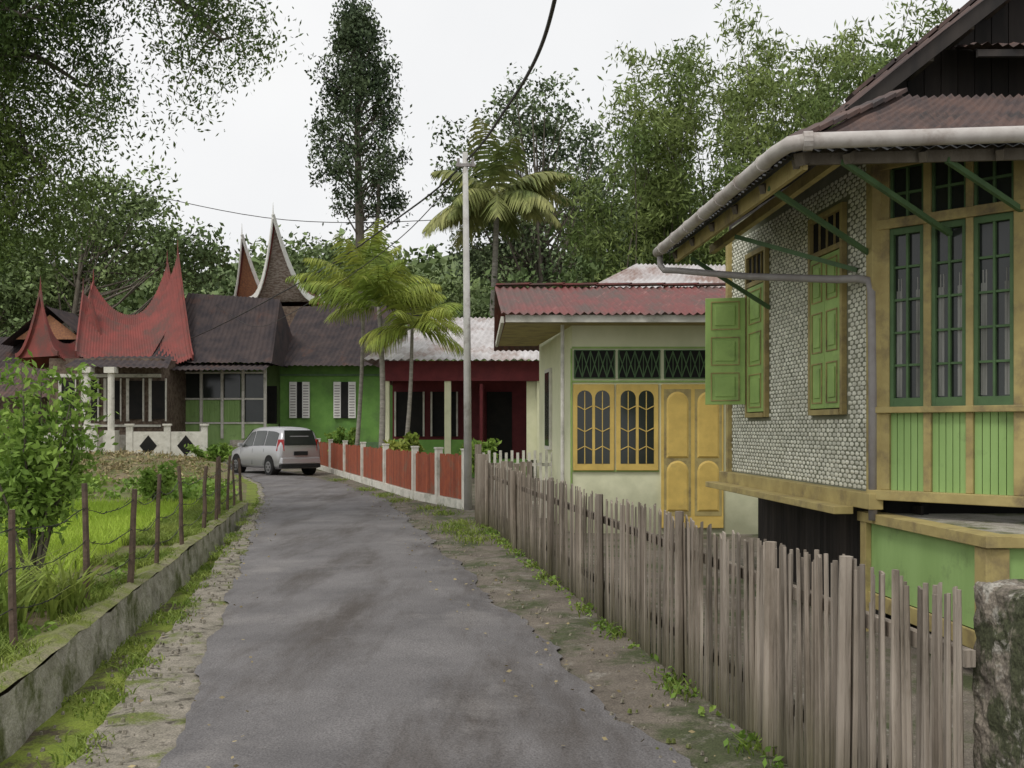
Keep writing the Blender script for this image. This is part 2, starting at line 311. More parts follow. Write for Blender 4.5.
# ------------------------------------------------------------ wire fence left
pp=[(-3.55,4.6),(-3.73,7.5),(-3.98,9.34),(-3.98,10.4),(-4.2,11.8),(-4.58,13.9),(-5.0,16.2),(-5.15,17.4),(-5.42,18.5),(-5.58,19.6),(-5.75,20.7),(-5.95,22)]
wf=empty('wire_fence',(-4.2,12,0)); b=B(); tops=[]
for i,(x,y) in enumerate(pp):
    h=1.12+random.uniform(-.1,.08); lx=random.uniform(-.07,.07); r=random.uniform(.026,.038)
    b.tube([(x,y,-.1),(x+lx*.3+random.uniform(-.015,.015),y,.4),(x+lx*.6+random.uniform(-.015,.015),y,.75),(x+lx,y,h)],[r,r*.95,r*.85,r*.8],7); tops.append((x,y,h,lx))
b.done('posts',M['post'],wf); b=B()
for hz in(.35,.65,.95):
    for i in range(len(pp)-1):
        (x0,y0,_,l0),(x1,y1,_,l1)=tops[i],tops[i+1]; pts=[]
        for k in range(7):
            t=k/6; pts.append((x0+l0*hz+(x1+l1*hz-x0-l0*hz)*t,y0+(y1-y0)*t,hz-.08*math.sin(math.pi*t)+random.uniform(-.015,.015)))
        b.tube(pts,.0045,4)
        for k in range(12):
            t=random.random(); p=(x0+(x1-x0)*t,y0+(y1-y0)*t,hz-.08*math.sin(math.pi*t)); b.cyl((p[0]-.015,p[1],p[2]-.015),(p[0]+.015,p[1],p[2]+.015),.003,n=3)
b.done('barbed_wire',M['wire'],wf)
# ------------------------------------------------------------ wooden slat fence right
wfn=empty('wooden_slat_fence',(1,8,0)); b=B(); pb=B(); y=3.5
fx=lambda y: 2.115-.1485*y
while y<17.1:
    near=y<5.6
    w=random.uniform(.016,.034) if near else random.uniform(.028,.068)
    h=1.09+random.uniform(-.03,.035)+.02*math.sin(y*1.9)+(.0 if random.random()>.05 else random.uniform(-.22,.05))
    x=fx(y)+random.uniform(-.006,.006); lx=random.uniform(-.02,.02); ly=random.uniform(-.02,.02); t=.005; c=random.uniform(-.014,.014)
    if near and random.random()<.8: b.tube([(x,y+w/2,0),(x+lx*.5+random.uniform(-.004,.004),y+w/2+ly*.5,h*.5),(x+lx,y+w/2+ly,h)],[w*.5,w*.46,w*.4],6)
    else:
        b.hexa([(x-t,y,0),(x+t,y,0),(x+t,y+w,0),(x-t,y+w,0),(x-t+lx,y+ly,h+c),(x+t+lx,y+ly,h+c),(x+t+lx,y+w*.92+ly,h-c),(x-t+lx,y+w*.92+ly,h-c)])
    y+=w+random.uniform(.001,.009)
b.done('slats',M['slat'],wfn)
for y in (4.35,5.15,6.6,8.8,11.2,13.8,16.9):
    x=fx(y)-.03; pb.tube([(x,y,0),(x+random.uniform(-.02,.02),y,1.11+random.uniform(0,.05))],[.034,.03],7)
for z in(.3,.88):
    pb.strut((fx(3.55)+.04,3.55,z),(fx(17)+.04,17,z),.04,.06)
pb.done('posts_and_rails',M['slat'],wfn)
# concrete pillar
bpy.ops.mesh.primitive_cube_add(size=1,location=(1.845,3.42,.54)); o=bpy.context.object; o.name='concrete_gate_pillar'; o.scale=(.36,.4,1.22); bpy.ops.object.transform_apply(scale=True)
m_=o.modifiers.new('b','BEVEL'); m_.width=.025; m_.segments=3; m_=o.modifiers.new('s','SUBSURF'); m_.subdivision_type='SIMPLE'; m_.levels=m_.render_levels=5
tx=bpy.data.textures.new('r','CLOUDS'); tx.noise_scale=.07; tx.noise_depth=4; m_=o.modifiers.new('d','DISPLACE'); m_.texture=tx; m_.strength=.045; o.data.materials.append(M['pillarconc'])
# ------------------------------------------------------------ RIGHT HOUSE
rh=empty('bamboo_wall_house',(4,10,0))
SF=F((2.68,12.2),(3.0,8.17)); BF=F((3.0,8.17),(3.76,7.4)); FF=F((3.76,7.4),(6.5,7.15))
w1=(0.72,1.32); w2=(2.66,3.36)
b=B(); b.fb(SF,0,SF.len,-.15,0,1.12,4.15); b.done('woven_wall_backing',M['weaveback'],rh)
cw=.098; ch=.04; row=0; z=1.2
wb=B()
while z<3.95:
    u=.04+(cw/2 if row%2 else 0)
    while u<SF.len-.06:
        inside=any(a-.07<u<c+.07 and 1.8<z<3.75 for a,c in(w1,w2))
        if not inside:
            j=random.uniform(-.005,.005); hw=cw*random.uniform(.4,.48); hh=ch*random.uniform(.38,.47); t=.008+random.uniform(-.003,.005); uu=u+random.uniform(-.01,.01)
            P=SF.P; wb.add([P(uu-hw,.001,z+j),P(uu-hw*.6,.004,z-hh),P(uu+hw*.6,.004,z-hh),P(uu+hw,.001,z+j),P(uu+hw*.6,.004,z+hh),P(uu-hw*.6,.004,z+hh),P(uu-hw*.3,t,z),P(uu+hw*.3,t,z)],
             [(0,1,6),(1,2,7,6),(2,3,7),(3,4,7),(4,5,6,7),(5,0,6)])
        u+=cw
    z+=ch; row+=1
wb.done('woven_bamboo_wall',M['weave'],rh)
def shutter(fr,u0,u1,z0,z1,t,parent,nm='shutter'):
    a=B(); a.fb(fr,u0,u1,t,t+.03,z0,z1); a.done(nm,M['green'],parent,bevel=.004)
    y_=B(); g_=B(); n=3; H=(z1-z0)/n
    for i in range(n):
        a0=u0+(u1-u0)*.14; a1=u1-(u1-u0)*.14; b0=z0+H*i+H*.1; b1=z0+H*(i+1)-H*.1; w=.012
        y_.fb(fr,a0,a1,t+.031,t+.04,b0,b0+w); y_.fb(fr,a0,a1,t+.031,t+.04,b1-w,b1); y_.fb(fr,a0,a0+w,t+.031,t+.04,b0+w+.001,b1-w-.001); y_.fb(fr,a1-w,a1,t+.031,t+.04,b0+w+.001,b1-w-.001)
        g_.fb(fr,a0+.05,a1-.05,t+.031,t+.042,b0+.05,b1-.05)
    y_.done(nm+'_beads',M['ochre'],parent); g_.done(nm+'_panels',M['green'],parent,bevel=.008)
def wframe(fr,u0,u1,z0,z1,w,t,bb):
    bb.fb(fr,u0-w,u0,0.002,t,z0-w,z1+w); bb.fb(fr,u1,u1+w,0.002,t,z0-w,z1+w); bb.fb(fr,u0+.001,u1-.001,0.002,t-.003,z1,z1+w); bb.fb(fr,u0+.001,u1-.001,0.002,t+.01,z0-w,z0)
y_=B(); d_=B()
for (a,c) in (w1,w2):
    wframe(SF,a,c,1.87,3.3,.05,.05,y_); y_.fb(SF,a-.05,c+.05,.002,.05,3.64,3.69); y_.fb(SF,a-.05,a,.002,.05,3.352,3.638); y_.fb(SF,c,c+.05,.002,.05,3.352,3.638)
    d_.fb(SF,a,c,.001,.012,3.352,3.638); d_.fb(SF,a,c,.001,.01,1.87,3.3)
    for k in (1,2,3): y_.fb(SF,a+(c-a)*k/4-.006,a+(c-a)*k/4+.006,.013,.03,3.353,3.637)
y_.done('window_frames',M['ochre'],rh); d_.done('window_openings',M['black'],rh)
shutter(SF,w2[0]+.005,(w2[0]+w2[1])/2-.003,1.88,3.29,.015,rh,'closed_shutter'); shutter(SF,(w2[0]+w2[1])/2+.003,w2[1]-.005,1.88,3.29,.015,rh,'closed_shutter')
shutter(SF,w1[0]+.02,w1[1]-.005,1.88,3.29,.015,rh,'closed_shutter')
hp=SF.P(w1[0]-.03,.05,0); OF=F((hp[0]-.44,hp[1]+.1),(hp[0],hp[1])); shutter(OF,0,.45,1.97,3.2,0,rh,'open_shutter')
b=B(); b.fb(SF,SF.len-.05,SF.len+.07,.0,.09,1.12,4.1); b.fb(SF,-.06,.03,.0,.06,1.12,4.0)
b.fb(SF,-.1,SF.len+.1,.01,.13,1.04,1.17); b.fb(SF,-.1,SF.len-.2,.13,.3,.98,1.045)
L2=BF.len
for a,c in((.0,.11),(.385,.445),(.71,.765),(1.055,1.16)): b.fb(BF,a,c,.0,.06,1.2,3.95)
b.fb(BF,0,L2+.1,.06,.09,3.3,3.38); b.fb(BF,0,L2+.1,.06,.10,1.82,1.87); b.fb(BF,-.05,L2+.15,.0,.12,1.12,1.2); b.fb(BF,0,L2+.1,.061,.085,3.78,3.86)
b.fb(FF,0,FF.len,.0,.08,1.12,1.2)
b.done('yellow_posts_and_rails',M['ochre'],rh,bevel=.006)
b=B(); b.fb(BF,0,L2,-.1,-.02,1.12,3.9); b.fb(FF,0,FF.len,-.12,0,1.12,3.85); b.box(2.75,6.5,12.15,12.25,1.1,4.2); b.done('inner_walls',M['dkgreen'],rh)
b=B()
for a,c in((.11,.385),(.445,.71),(.765,1.055)):
    n=5
    for i in range(n):
        x0=a+(c-a)*i/n; b.fb(BF,x0+.003,x0+(c-a)/n-.003,-.02,.03,1.2,1.82)
for i in range(24): b.fb(FF,.1+i*.11,.1+i*.11+.104,.0,.03,1.2,1.82)
b.done('green_boards',M['palegreen'],rh)
gl=B(); gf=B(); cu=B()
for a,c in((.11,.385),(.445,.71),(.765,1.055)):
    gl.fb(BF,a,c,-.02,.0,1.87,3.3); gl.fb(BF,a,c,-.02,.0,3.38,3.78)
    w=.03
    gf.fb(BF,a,a+w,.004,.045,1.87,3.3); gf.fb(BF,c-w,c,.004,.045,1.87,3.3); gf.fb(BF,a+w,c-w,.004,.043,1.87,1.87+.07); gf.fb(BF,a+w,c-w,.004,.043,3.25,3.3)
    m0=(a+c)/2; gf.fb(BF,m0-.009,m0+.009,.004,.035,1.94,3.25)
    for k in(1,2,3,4): zz=1.94+1.31*k/5; gf.fb(BF,a+w,c-w,.004,.03,zz-.009,zz+.009)
    gf.fb(BF,m0-.009,m0+.009,.004,.035,3.38,3.78); gf.fb(BF,a,c,.004,.03,3.57,3.59); gf.fb(BF,a,a+.02,.004,.036,3.38,3.78); gf.fb(BF,c-.02,c,.004,.036,3.38,3.78)
    # folded curtains behind the panes
    for (s0,s1) in((a+w+.008,a+w+.055),(c-w-.05,c-w-.008)):
        for q in range(4): x0=s0+(s1-s0)*q/4; cu.fb(BF,x0,x0+(s1-s0)/4-.002,.0005,.0015+.001*(q%2),1.95,2.8+.1*(q%2))
gl.done('window_glass',M['glass'],rh); gf.done('window_sashes',M['dkgreen'],rh); cu.done('curtains',M['curtain'],rh)
b=B(); 
for i in range(50): b.fb(SF,.0+i*.082,.077+i*.082,-.35,-.33,0,1.06)
b.done('black_skirting_boards',M['tar'],rh)
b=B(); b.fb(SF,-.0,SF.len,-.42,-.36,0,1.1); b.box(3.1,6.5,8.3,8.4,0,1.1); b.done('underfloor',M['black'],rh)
PF=F((2.98,8.35),(3.12,6.55)); PG=F((3.12,6.55),(6.5,6.25))
b=B(); b.fb(PF,0,PF.len,-.1,0,.35,.92); b.fb(PG,0,PG.len,-.1,0,.35,.92); b.done('porch_green_panels',M['palegreen'],rh)
b=B(); b.fb(PF,-.1,PF.len+.08,-.12,.06,.92,1.0); b.fb(PG,-.0,PG.len,-.12,.06,.92,.995); b.fb(PF,-.06,.05,.0,.05,0,.92); b.fb(PF,PF.len-.1,PF.len+.04,.003,.04,0,.915); b.fb(PG,.0,.12,.003,.04,0,.912); b.fb(PF,0,PF.len,.0,.03,.22,.345); b.done('porch_trim',M['ochre'],rh,bevel=.005)
b=B(); b.poly([(3.0,8.3,.99),(3.13,6.57,.99),(6.5,6.27,.99),(6.5,8.3,.99)]); b.done('porch_floor',M['wallconc'],rh)
G0=(1.68,10.95,3.65); G1=(1.95,6.89,3.65); G2=(6.5,6.45,3.65); T0=(2.72,11.4,4.3); T1=(3.15,8.15,4.4); T2=(6.5,8.0,4.4)
corr('skirt_roof_side',G0,G1,T1,T0,M['rustroof'],rh,pitch=.09,amp=.014,jit=.008)
corr('skirt_roof_front',G1,G2,T2,T1,M['rustroof'],rh,pitch=.09,amp=.014,jit=.008)
def off(p,dz): return (p[0],p[1],p[2]+dz)
corr('soffit_side',off(G0,-.04),off(G1,-.04),off(T1,-.04),off(T0,-.04),M['greyroof'],rh,pitch=.09,amp=.012)
corr('soffit_front',off(G1,-.04),off(G2,-.04),off(T2,-.04),off(T1,-.04),M['greyroof'],rh,pitch=.09,amp=.012)
b=B()
for i in range(8):
    t=i/8; p=Vector((1.95,6.89,3.7)).lerp(Vector((3.15,8.15,4.43)),t); q=Vector((1.95,6.89,3.7)).lerp(Vector((3.15,8.15,4.43)),t+.13); b.strut(p,q+Vector((0,0,.012)),.14,.03)
b.done('hip_cap',M['rustroof'],rh)
b=B()
for i in range(6):
    t=.04+i/5*.92; p=Vector(G0).lerp(Vector(G1),t); q=Vector(T0).lerp(Vector(T1),t); b.strut(p+Vector((.06,0,-.09)),q+Vector((0,0,-.09)),.05,.07)
for i in range(9):
    t=.08+i/9; p=Vector(G1).lerp(Vector(G2),t); q=Vector(T1).lerp(Vector(T2),t); b.strut(p+Vector((0,.06,-.09)),q+Vector((0,0,-.09)),.05,.07)
b.strut((G1[0]+.04,G1[1]+.04,3.56),(T1[0],T1[1],4.28),.07,.09)
b.strut((2.2,7.25,3.7),(6.5,6.85,3.7),.05,.06); b.strut((2.6,7.6,3.93),(6.5,7.3,3.93),.05,.06)
b.strut((2.06,7.0,3.58),(6.5,6.58,3.58),.025,.08)
b.done('rafters',M['bark'],rh)
b=B(); b.strut((1.79,10.9,3.57),(2.05,6.99,3.57),.035,.13); b.strut((2.2,11,3.66),(2.45,7.3,3.72),.06,.09)
b.done('eave_beams',M['ochre'],rh)
b=B()
for (p,q) in [((2.1,9.4,3.5),(2.95,8.55,3.05)),((1.98,7.7,3.55),(2.95,8.2,3.12)),((2.3,6.95,3.55),(3.4,7.75,3.2)),((3.0,6.9,3.55),(3.75,7.35,3.3)),((1.9,10.6,3.5),(2.78,10.8,3.0))]: b.strut(p,q,.03,.04)
b.done('green_struts',M['dkgreen'],rh)
b=B(); g0=Vector((1.6,11.0,3.63)); g1=Vector((1.86,7.05,3.64))
pts=[g0.lerp(g1,i/8) for i in range(9)]+[Vector((1.9,6.86,3.645)),Vector((2.02,6.79,3.65)),Vector((2.25,6.765,3.65))]+[Vector((2.25,6.765,3.65)).lerp(Vector((6.5,6.36,3.67)),i/6) for i in range(1,7)]
b.tube(pts,.055,12); b.done('roof_gutter',M['gutter'],rh,smooth=True)
b=B()
for i in range(7):
    p=g0.lerp(g1,(i+.5)/7); b.cyl(p-Vector((.0,.018,0)),p+Vector((0,.018,0)),.063,n=12)
b.cyl((1.98,6.8,3.65),(2.04,6.79,3.65),.066,n=12)
b.done('gutter_brackets',M['gutter'],rh)
b=B(); b.tube([(1.62,10.95,3.6),(1.62,10.93,3.48),(1.66,10.9,3.42),(1.78,10.8,3.4),(2.3,9.7,3.17),(2.78,8.55,2.97),(2.87,8.3,2.94),(2.915,8.15,2.9),(2.92,8.12,2.8),(2.93,8.12,2.0),(2.93,8.12,.95)],.034,10); b.done('downpipe',M['pipe'],rh,smooth=True)
# upper roof
b=B(); 
n=30
for i in range(n):
    x0=3.12+i*(4.8/n); x1=x0+4.8/n-.008; zt=lambda x: min(4.62+(x-3.15)*.78, 4.62+(8.05-x)*.78)
    b.hexa([(x0,9.5,4.1),(x1,9.5,4.1),(x1,9.55,4.1),(x0,9.55,4.1),(x0,9.5,zt(x0)),(x1,9.5,zt(x1)),(x1,9.55,zt(x1)),(x0,9.55,zt(x0))])
b.poly([(3.1,9.5,4.1),(3.15,9.5,4.6),(2.85,13,4.6),(2.8,13,4.1)]); b.done('upper_gable_boards',M['tar'],rh)
E0=(2.7,13.2,4.6); E1=(3.04,8.9,4.58); Rr0=(5.2,13.2,6.62); Rr1=(5.6,8.9,6.6)
corr('upper_roof_left',E0,E1,Rr1,Rr0,M['rustroof'],rh,pitch=.1,amp=.014,jit=.006)
corr('upper_roof_right',(8.2,8.9,4.58),(7.8,13.2,4.6),Rr0,Rr1,M['rustroof'],rh,pitch=.1,amp=.014)
corr('gable_apron_roof',(3.95,8.55,4.98),(7.2,8.5,4.98),(7.0,9.48,5.3),(4.15,9.48,5.3),M['rustroof'],rh,pitch=.09,amp=.014,jit=.01)
b=B(); b.poly([off(p,-.05) for p in(E0,Rr0,Rr1,E1)]); b.strut((3.02,8.88,4.5),(5.6,8.85,6.52),.04,.12); b.strut((5.6,8.85,6.52),(8.2,8.88,4.5),.04,.12)
b.strut((3.1,9.3,4.66),(8,9.2,4.66),.06,.08); b.strut((4.0,8.6,4.92),(7.1,8.55,4.92),.04,.06)
b.done('upper_soffit_bargeboards',M['tar'],rh)
b=B()
for i in range(7):
    t=i/7; p=Vector(E1).lerp(Vector(Rr1),t); b.strut(p+Vector((0,0.1,-.12)),p+Vector((0,1.0,-.12)),.05,.07)
b.done('upper_purlins',M['bark'],rh)
b=B(); 
for i in range(14):
    t=i/14; p=Vector((3.0,8.9,4.64)).lerp(Vector((5.6,8.9,6.66)),t); q=Vector((3.0,8.9,4.64)).lerp(Vector((5.6,8.9,6.66)),t+.075); b.strut(p,q+Vector((0,0,.015)),.2,.03)
b.done('verge_caps',M['rustroof'],rh)
# ------------------------------------------------------------ CREAM HOUSE
ch_=empty('cream_house',(2.5,17,0)); CF=F((.96,16),(5.0,16)); CS=F((.55,20.2),(.96,16))
b=B(); b.fb(CF,0,CF.len,-.15,0,0,3.5); b.done('front_wall',M['cream'],ch_)
b=B(); b.fb(CS,0,CS.len-.001,-.15,0,0,3.5); b.done('side_wall',M['cream'],ch_)
b=B()
U=lambda px:(px-512)/1000*16-.96
for z0,z1,u0,u1 in((2.97,3.0,U(572),U(712)),(2.43,2.46,U(572),U(712)),(.0,2.97,U(571)-.01,U(571)+.02),(1.0,1.03,U(572),U(659))): b.fb(CF,u0,u1,.0,.02,z0,z1)
b.done('green_trim_lines',M['green'],ch_)
lat=B(); lb=B()
for a,c in((574,615),(618,660),(664,708)):
    u0,u1=U(a),U(c); lb.fb(CF,u0,u1,.001,.008,2.49,2.95)
    lat.fb(CF,u0,u1,.009,.03,2.49,2.505);lat.fb(CF,u0,u1,.009,.03,2.935,2.95);lat.fb(CF,u0,u0+.02,.009,.028,2.506,2.934);lat.fb(CF,u1-.02,u1,.009,.028,2.506,2.934)
    n=5
    for i in range(n):
        x0=u0+(u1-u0)*i/n; x1=u0+(u1-u0)*(i+1)/n
        for (s,e_) in (((x0,2.51),(x1,2.93)),((x1,2.51),(x0,2.93))):
            lat.strut(CF.P(s[0],.02 if s[0]<e_[0] else .013,s[1]),CF.P(e_[0],.02 if s[0]<e_[0] else .013,e_[1]),.006,.016)
        lat.fb(CF,x0-.006,x0+.006,.024,.03,2.51,2.93)
lb.done('vent_backs',M['black'],ch_); lat.done('vent_lattice',M['dkgreen'],ch_)
def arch(fr,u0,u1,z0,z1,t,n=10):
    r=(u1-u0)/2; c=(u0+u1)/2; pts=[fr.P(u0,t,z0),fr.P(u1,t,z0)]
    for i in range(n+1): a=math.pi*i/n; pts.append(fr.P(c+r*math.cos(a),t,z1-r+r*math.sin(a)))
    return pts
y_=B(); k_=B(); o_=B()
for a,c in((573,614),(616,658)):
    u0,u1=U(a),U(c); y_.fb(CF,u0,u1,.0,.05,1.02,2.40)
    W_=(u1-u0)
    for q in(0,1):
        a0=u0+W_*(.1+.43*q); a1=a0+W_*.36; k_.poly(arch(CF,a0,a1,1.13,2.3,.053))
        for zz in(1.35,1.7,2.05): o_.tube([CF.P(a0,.058,zz),CF.P((a0+a1)/2,.058,zz+.06*(1 if zz<1.7 else -1)),CF.P(a1,.058,zz)],.009,5)
        o_.fb(CF,(a0+a1)/2-.007,(a0+a1)/2+.007,.055,.062,1.13,2.28)
u0,u1=U(661),U(723); y_.fb(CF,u0,u1,.0,.05,0.1,2.40)
y_.done('yellow_joinery',M['yellow'],ch_,bevel=.01); k_.done('arched_window_glass',M['glass'],ch_); o_.done('window_ornament',M['yellow'],ch_)
p_=B(); ln=B()
for q in(0,1):
    a0=u0+.05+q*.49; a1=a0+.41
    ln.fb(CF,a0-.01,a1+.01,.051,.056,.3,2.32)
    for (zz0,zz1) in((.4,1.15),(1.25,2.25)):
        p_.add(arch(CF,a0+.06,a1-.06,zz0,zz1,.075)+arch(CF,a0+.03,a1-.03,zz0-.03,zz1+.03,.057),[tuple(range(13))]+[(i,(i+1)%13,13+(i+1)%13,13+i) for i in range(13)])
p_.done('door_panels',M['yellow'],ch_); ln.done('door_leaves',M['ochre'],ch_)
b=B(); b.fb(CS,1.2,1.9,.0,.05,1.3,2.8); b.done('side_window_frame',M['whitewash'],ch_); b=B(); b.fb(CS,1.27,1.83,.051,.055,1.37,2.73); b.done('side_window',M['glass'],ch_)
b=B(); b.tube([(.8,15.85,3.35),(.8,15.85,0)],.03,8); b.fb(F((-.1,15.35),(5,15.35)),0,5.1,0,.06,3.32,3.43); b.fb(F((-.28,20),(-.12,15.36)),0,4.6,0,.05,3.32,3.42); b.done('white_fascia_pipe',M['whitewash'],ch_)
corr('red_iron_roof',(-.16,15.22,3.44),(5,15.22,3.44),(5,18.6,4.32),(-.32,18.6,4.32),M['redroof'],ch_,pitch=.12,amp=.022,jit=.008)
corr('rear_roof',(5,22,3.4),(-.4,22,3.4),(-.32,18.6,4.32),(5,18.6,4.32),M['redroof'],ch_,pitch=.12,amp=.018)
b=B()
for i in range(9): b.strut((-.3+i*.62,18.6,4.36),(.36+i*.62,18.6,4.375),.24,.03)
b.done('ridge_caps',M['redroof'],ch_)
b=B(); b.poly([(-.1,15.37,3.32),(5,15.37,3.32),(5,16,3.34),(-.12,16,3.34)]); b.poly([(-.12,16.001,3.34),(.96,16.001,3.34),(.5,20,3.34),(-.27,20,3.34)]); b.done('eave_soffit',M['ochre'],ch_)
# house with zinc roof behind
zh=empty('zinc_roof_house',(5,28,0)); b=B(); b.box(1.9,8,26.5,32,0,5.1); b.done('walls',M['cream'],zh)
corr('roof_front',(1.4,26,5.05),(8.5,26,5.05),(8.0,29,6.4),(3.6,29,6.45),M['silver'],zh,pitch=.2,amp=.03)
b=B(); b.poly([(1.4,26,5.05),(3.6,29,6.45),(1.4,32,5.05)]); b.done('roof_hip',M['silver'],zh)
# white picket fence
b=B(); pf=empty('white_picket_fence',(0,18.5,0))
for i in range(15):
    x=-.55+i*.105; b.box(x,x+.05,18.3,18.32,.05,1.25+.04*(i%2))
b.box(-.6,1.0,18.33,18.36,.3,.36); b.box(-.6,1.0,18.33,18.36,1.0,1.06); b.done('pickets',M['whitewash'],pf)
b=B()
for i in range(2): b.box(-.68+i*1.6,-.56+i*1.6,18.26,18.38,0,1.4)
b.done('gate_posts',M['slat'],pf)
b=B(); b.box(-.62,-.4,17.1,17.2,0,1.25)
for i in range(7): b.box(-.41+i*.11,-.41+i*.11+.1,17.22,17.25,0,1.08+random.uniform(0,.05))
b.done('grey_board_gate',M['slat'])
# red garden fence
rf=empty('red_picket_fence',(-4.5,30,0)); post=B(); pk=B(); wl=B()
segs=[((-9.1,44.7),(-2.29,23.6),6),((-2.29,23.6),(-.95,20.6),2)]
for p0,p1,n in segs:
    fr=F(p0,p1); Ls=fr.len/n
    for i in range(n+1):
        if p0[0]>-5 and i==0: continue
        (post).fb(fr,i*Ls-.07,i*Ls+.07,-.07,.07,0,1.24); post.fb(fr,i*Ls-.085,i*Ls+.085,-.085,.085,1.241,1.275)
    wl.fb(fr,0,fr.len,-.06,.06,0,.2)
    u=.1
    while u<fr.len-.1:
        if abs((u%Ls))>.09 and abs((u%Ls)-Ls)>.12:
            pk.fb(fr,u,u+.075,-.015,.015,.22,1.13+random.uniform(-.035,.03))
        u+=.092
    pk.fb(fr,.1,fr.len-.1,-.045,-.016,.4,.46); pk.fb(fr,.1,fr.len-.1,-.045,-.016,.95,1.01)
post.done('posts',M['whitewash'],rf); pk.done('red_pickets',M['rustyred'],rf); wl.done('kerb_wall',M['whitewash'],rf)
# MAROON HOUSE
mh=empty('maroon_house',(-2,36,0)); MF=F((-4.4,34),(1.5,34))
b=B(); b.box(-4.3,4,36,36.2,0,4); b.fb(MF,3.3,3.4,-2,.0,.5,3.2); b.done('recessed_wall',M['maroon'],mh)
b=B(); b.fb(MF,0,8,-.1,0.05,3.3,3.98); b.fb(F((-4.45,42),(-4.45,34)),0,8,-.1,.05,3.3,3.95); b.done('fascia',M['maroon'],mh)
b=B()
for u in(0.0,2.1,5.25): b.fb(MF,u,u+.22,-.25,-.02,0,3.3)
b.fb(MF,4.9,6.5,-.5,-.3,0,3.3)
b.done('cream_pillars',M['cream'],mh)
b=B(); b.box(-4.2,-3.2,35.9,35.97,1.4,3.0); b.box(-2.9,-2.0,35.9,35.97,1.4,3.0); b.box(-.9,0,35.9,35.97,.6,3.0); b.done('windows',M['black'],mh)
b=B()
for x in (-4.22,-3.2,-2.92,-2.0): b.box(x,x+.06,35.84,35.9,1.4,3.0)
b.done('window_trim',M['whitewash'],mh)
b=B(); b.box(-4.4,4,34.3,36,0,.6); b.fb(MF,0,3.2,-.12,-.05,.6,1.3); b.done('veranda_base',M['housegreen'],mh)
corr('zinc_roof_front',(-5.0,33.4,3.98),(2.5,33.4,3.98),(2.0,39,6.0),(-3.2,39,6.0),M['silver'],mh,pitch=.25,amp=.035,jit=.01)
corr('zinc_roof_left',(-5.0,45,3.98),(-5.0,33.4,3.98),(-3.2,39,6.0),(-3.2,40,6.0),M['silver'],mh,pitch=.25,amp=.035)
# GREEN HOUSE
gh=empty('green_house',(-11,52,0)); 
b=B(); b.box(-11.6,-6.4,50,58,0,5.0); b.done('green_walls',M['housegreen'],gh)
b=B(); lv=B()
for a,c in((-11.1,-10.1),(-8.9,-7.8)):
    for q in(a,c-.36): b.box(q,q+.36,49.85,49.97,2.2,4.0)
    for i in range(12):
        for q in(a+.05,c-.31): lv.box(q,q+.26,49.83,49.849,2.3+i*.135,2.35+i*.135)
b.done('white_shutters',M['white'],gh); lv.done('shutter_louvres',M['pipe'],gh)
b=B()
for a,c in((-11.1,-10.1),(-8.9,-7.8)): b.box(a+.37,c-.37,49.9,49.98,2.2,4.0)
b.box(-12.6,-11.75,49.9,49.98,1,3.8)
b.done('window_voids',M['black'],gh)
b=B(); b.box(-11.6,-6.4,49.93,49.99,.0,1.0); b.box(-11.6,-6.4,49.9,49.99,4.3,4.4); b.done('trim_bands',M['dkgreen'],gh)
corr('roof_right',(-12.2,48.9,4.75),(-5.6,48.9,4.75),(-5.0,54,8.9),(-11.5,54,8.2),M['darkroof'],gh,pitch=.25,amp=.03,sag=.25,jit=.01)
b=B(); b.box(-5.8,-5.7,49,58,4.6,4.8); b.poly([(-5.6,48.9,4.7),(-5.0,54,8.9),(-5.6,59,4.7)]); b.done('gable_right',M['tar'],gh)
ph=empty('veranda_house',(-14,50,0))
b=B(); b.box(-16,-11.7,47.8,54,.2,1.9); b.box(-16,-11.7,50.5,54,1.9,5); b.done('pale_green_walls',M['palegreen'],ph)
b=B()
for x in(-16,-14.9,-13.9,-12.9,-11.85): b.box(x,x+.12,47.7,47.84,1.2,4.55)
for z in (1.9,3.05,4.3): b.box(-15.87,-11.87,47.72,47.82,z,z+.08)
b.done('white_frames',M['whitewash'],ph)
b=B(); b.box(-15.9,-13.0,47.86,47.9,3.1,4.3); b.box(-12.9,-11.8,47.86,47.9,1.99,4.3);b.done('veranda_glass',M['glass'],ph)
b=B(); b.box(-15.9,-13.0,47.86,47.9,1.99,3.04)
for i in range(24): b.box(-15.85+i*.12,-15.8+i*.12,47.82,47.859,2.0,3.04)
b.done('veranda_panels',M['palegreen'],ph)
corr('roof_front',(-17.0,46.6,4.75),(-11.2,46.6,4.75),(-11.6,50,8.15),(-16.2,50,8.45),M['darkroof'],ph,pitch=.25,amp=.03,sag=.3,jit=.01)
b=B(); b.poly([(-11.2,46.6,4.7),(-11.2,54,4.7),(-11.6,50,8.1)]); b.poly([(-17,46.6,4.7),(-16.2,50,8.4),(-17,54,4.7)]); b.poly([(-17,54,4.7),(-16.2,50,8.4),(-11.6,50,8.1),(-11.2,54,4.7)]); b.done('roof_ends',M['darkroof'],ph)
corr('porch_roof',(-16.6,45.6,4.35),(-11.3,45.6,4.35),(-11.3,47.2,4.75),(-16.6,47.2,4.75),M['darkroof'],ph,pitch=.25,amp=.03)
b=B()
for i in range(5): b.box(-13.4,-12,46.3-.0+i*.3,46.6+i*.3,0,.25+.22*i)
b.done('steps',M['wallconc'],ph)
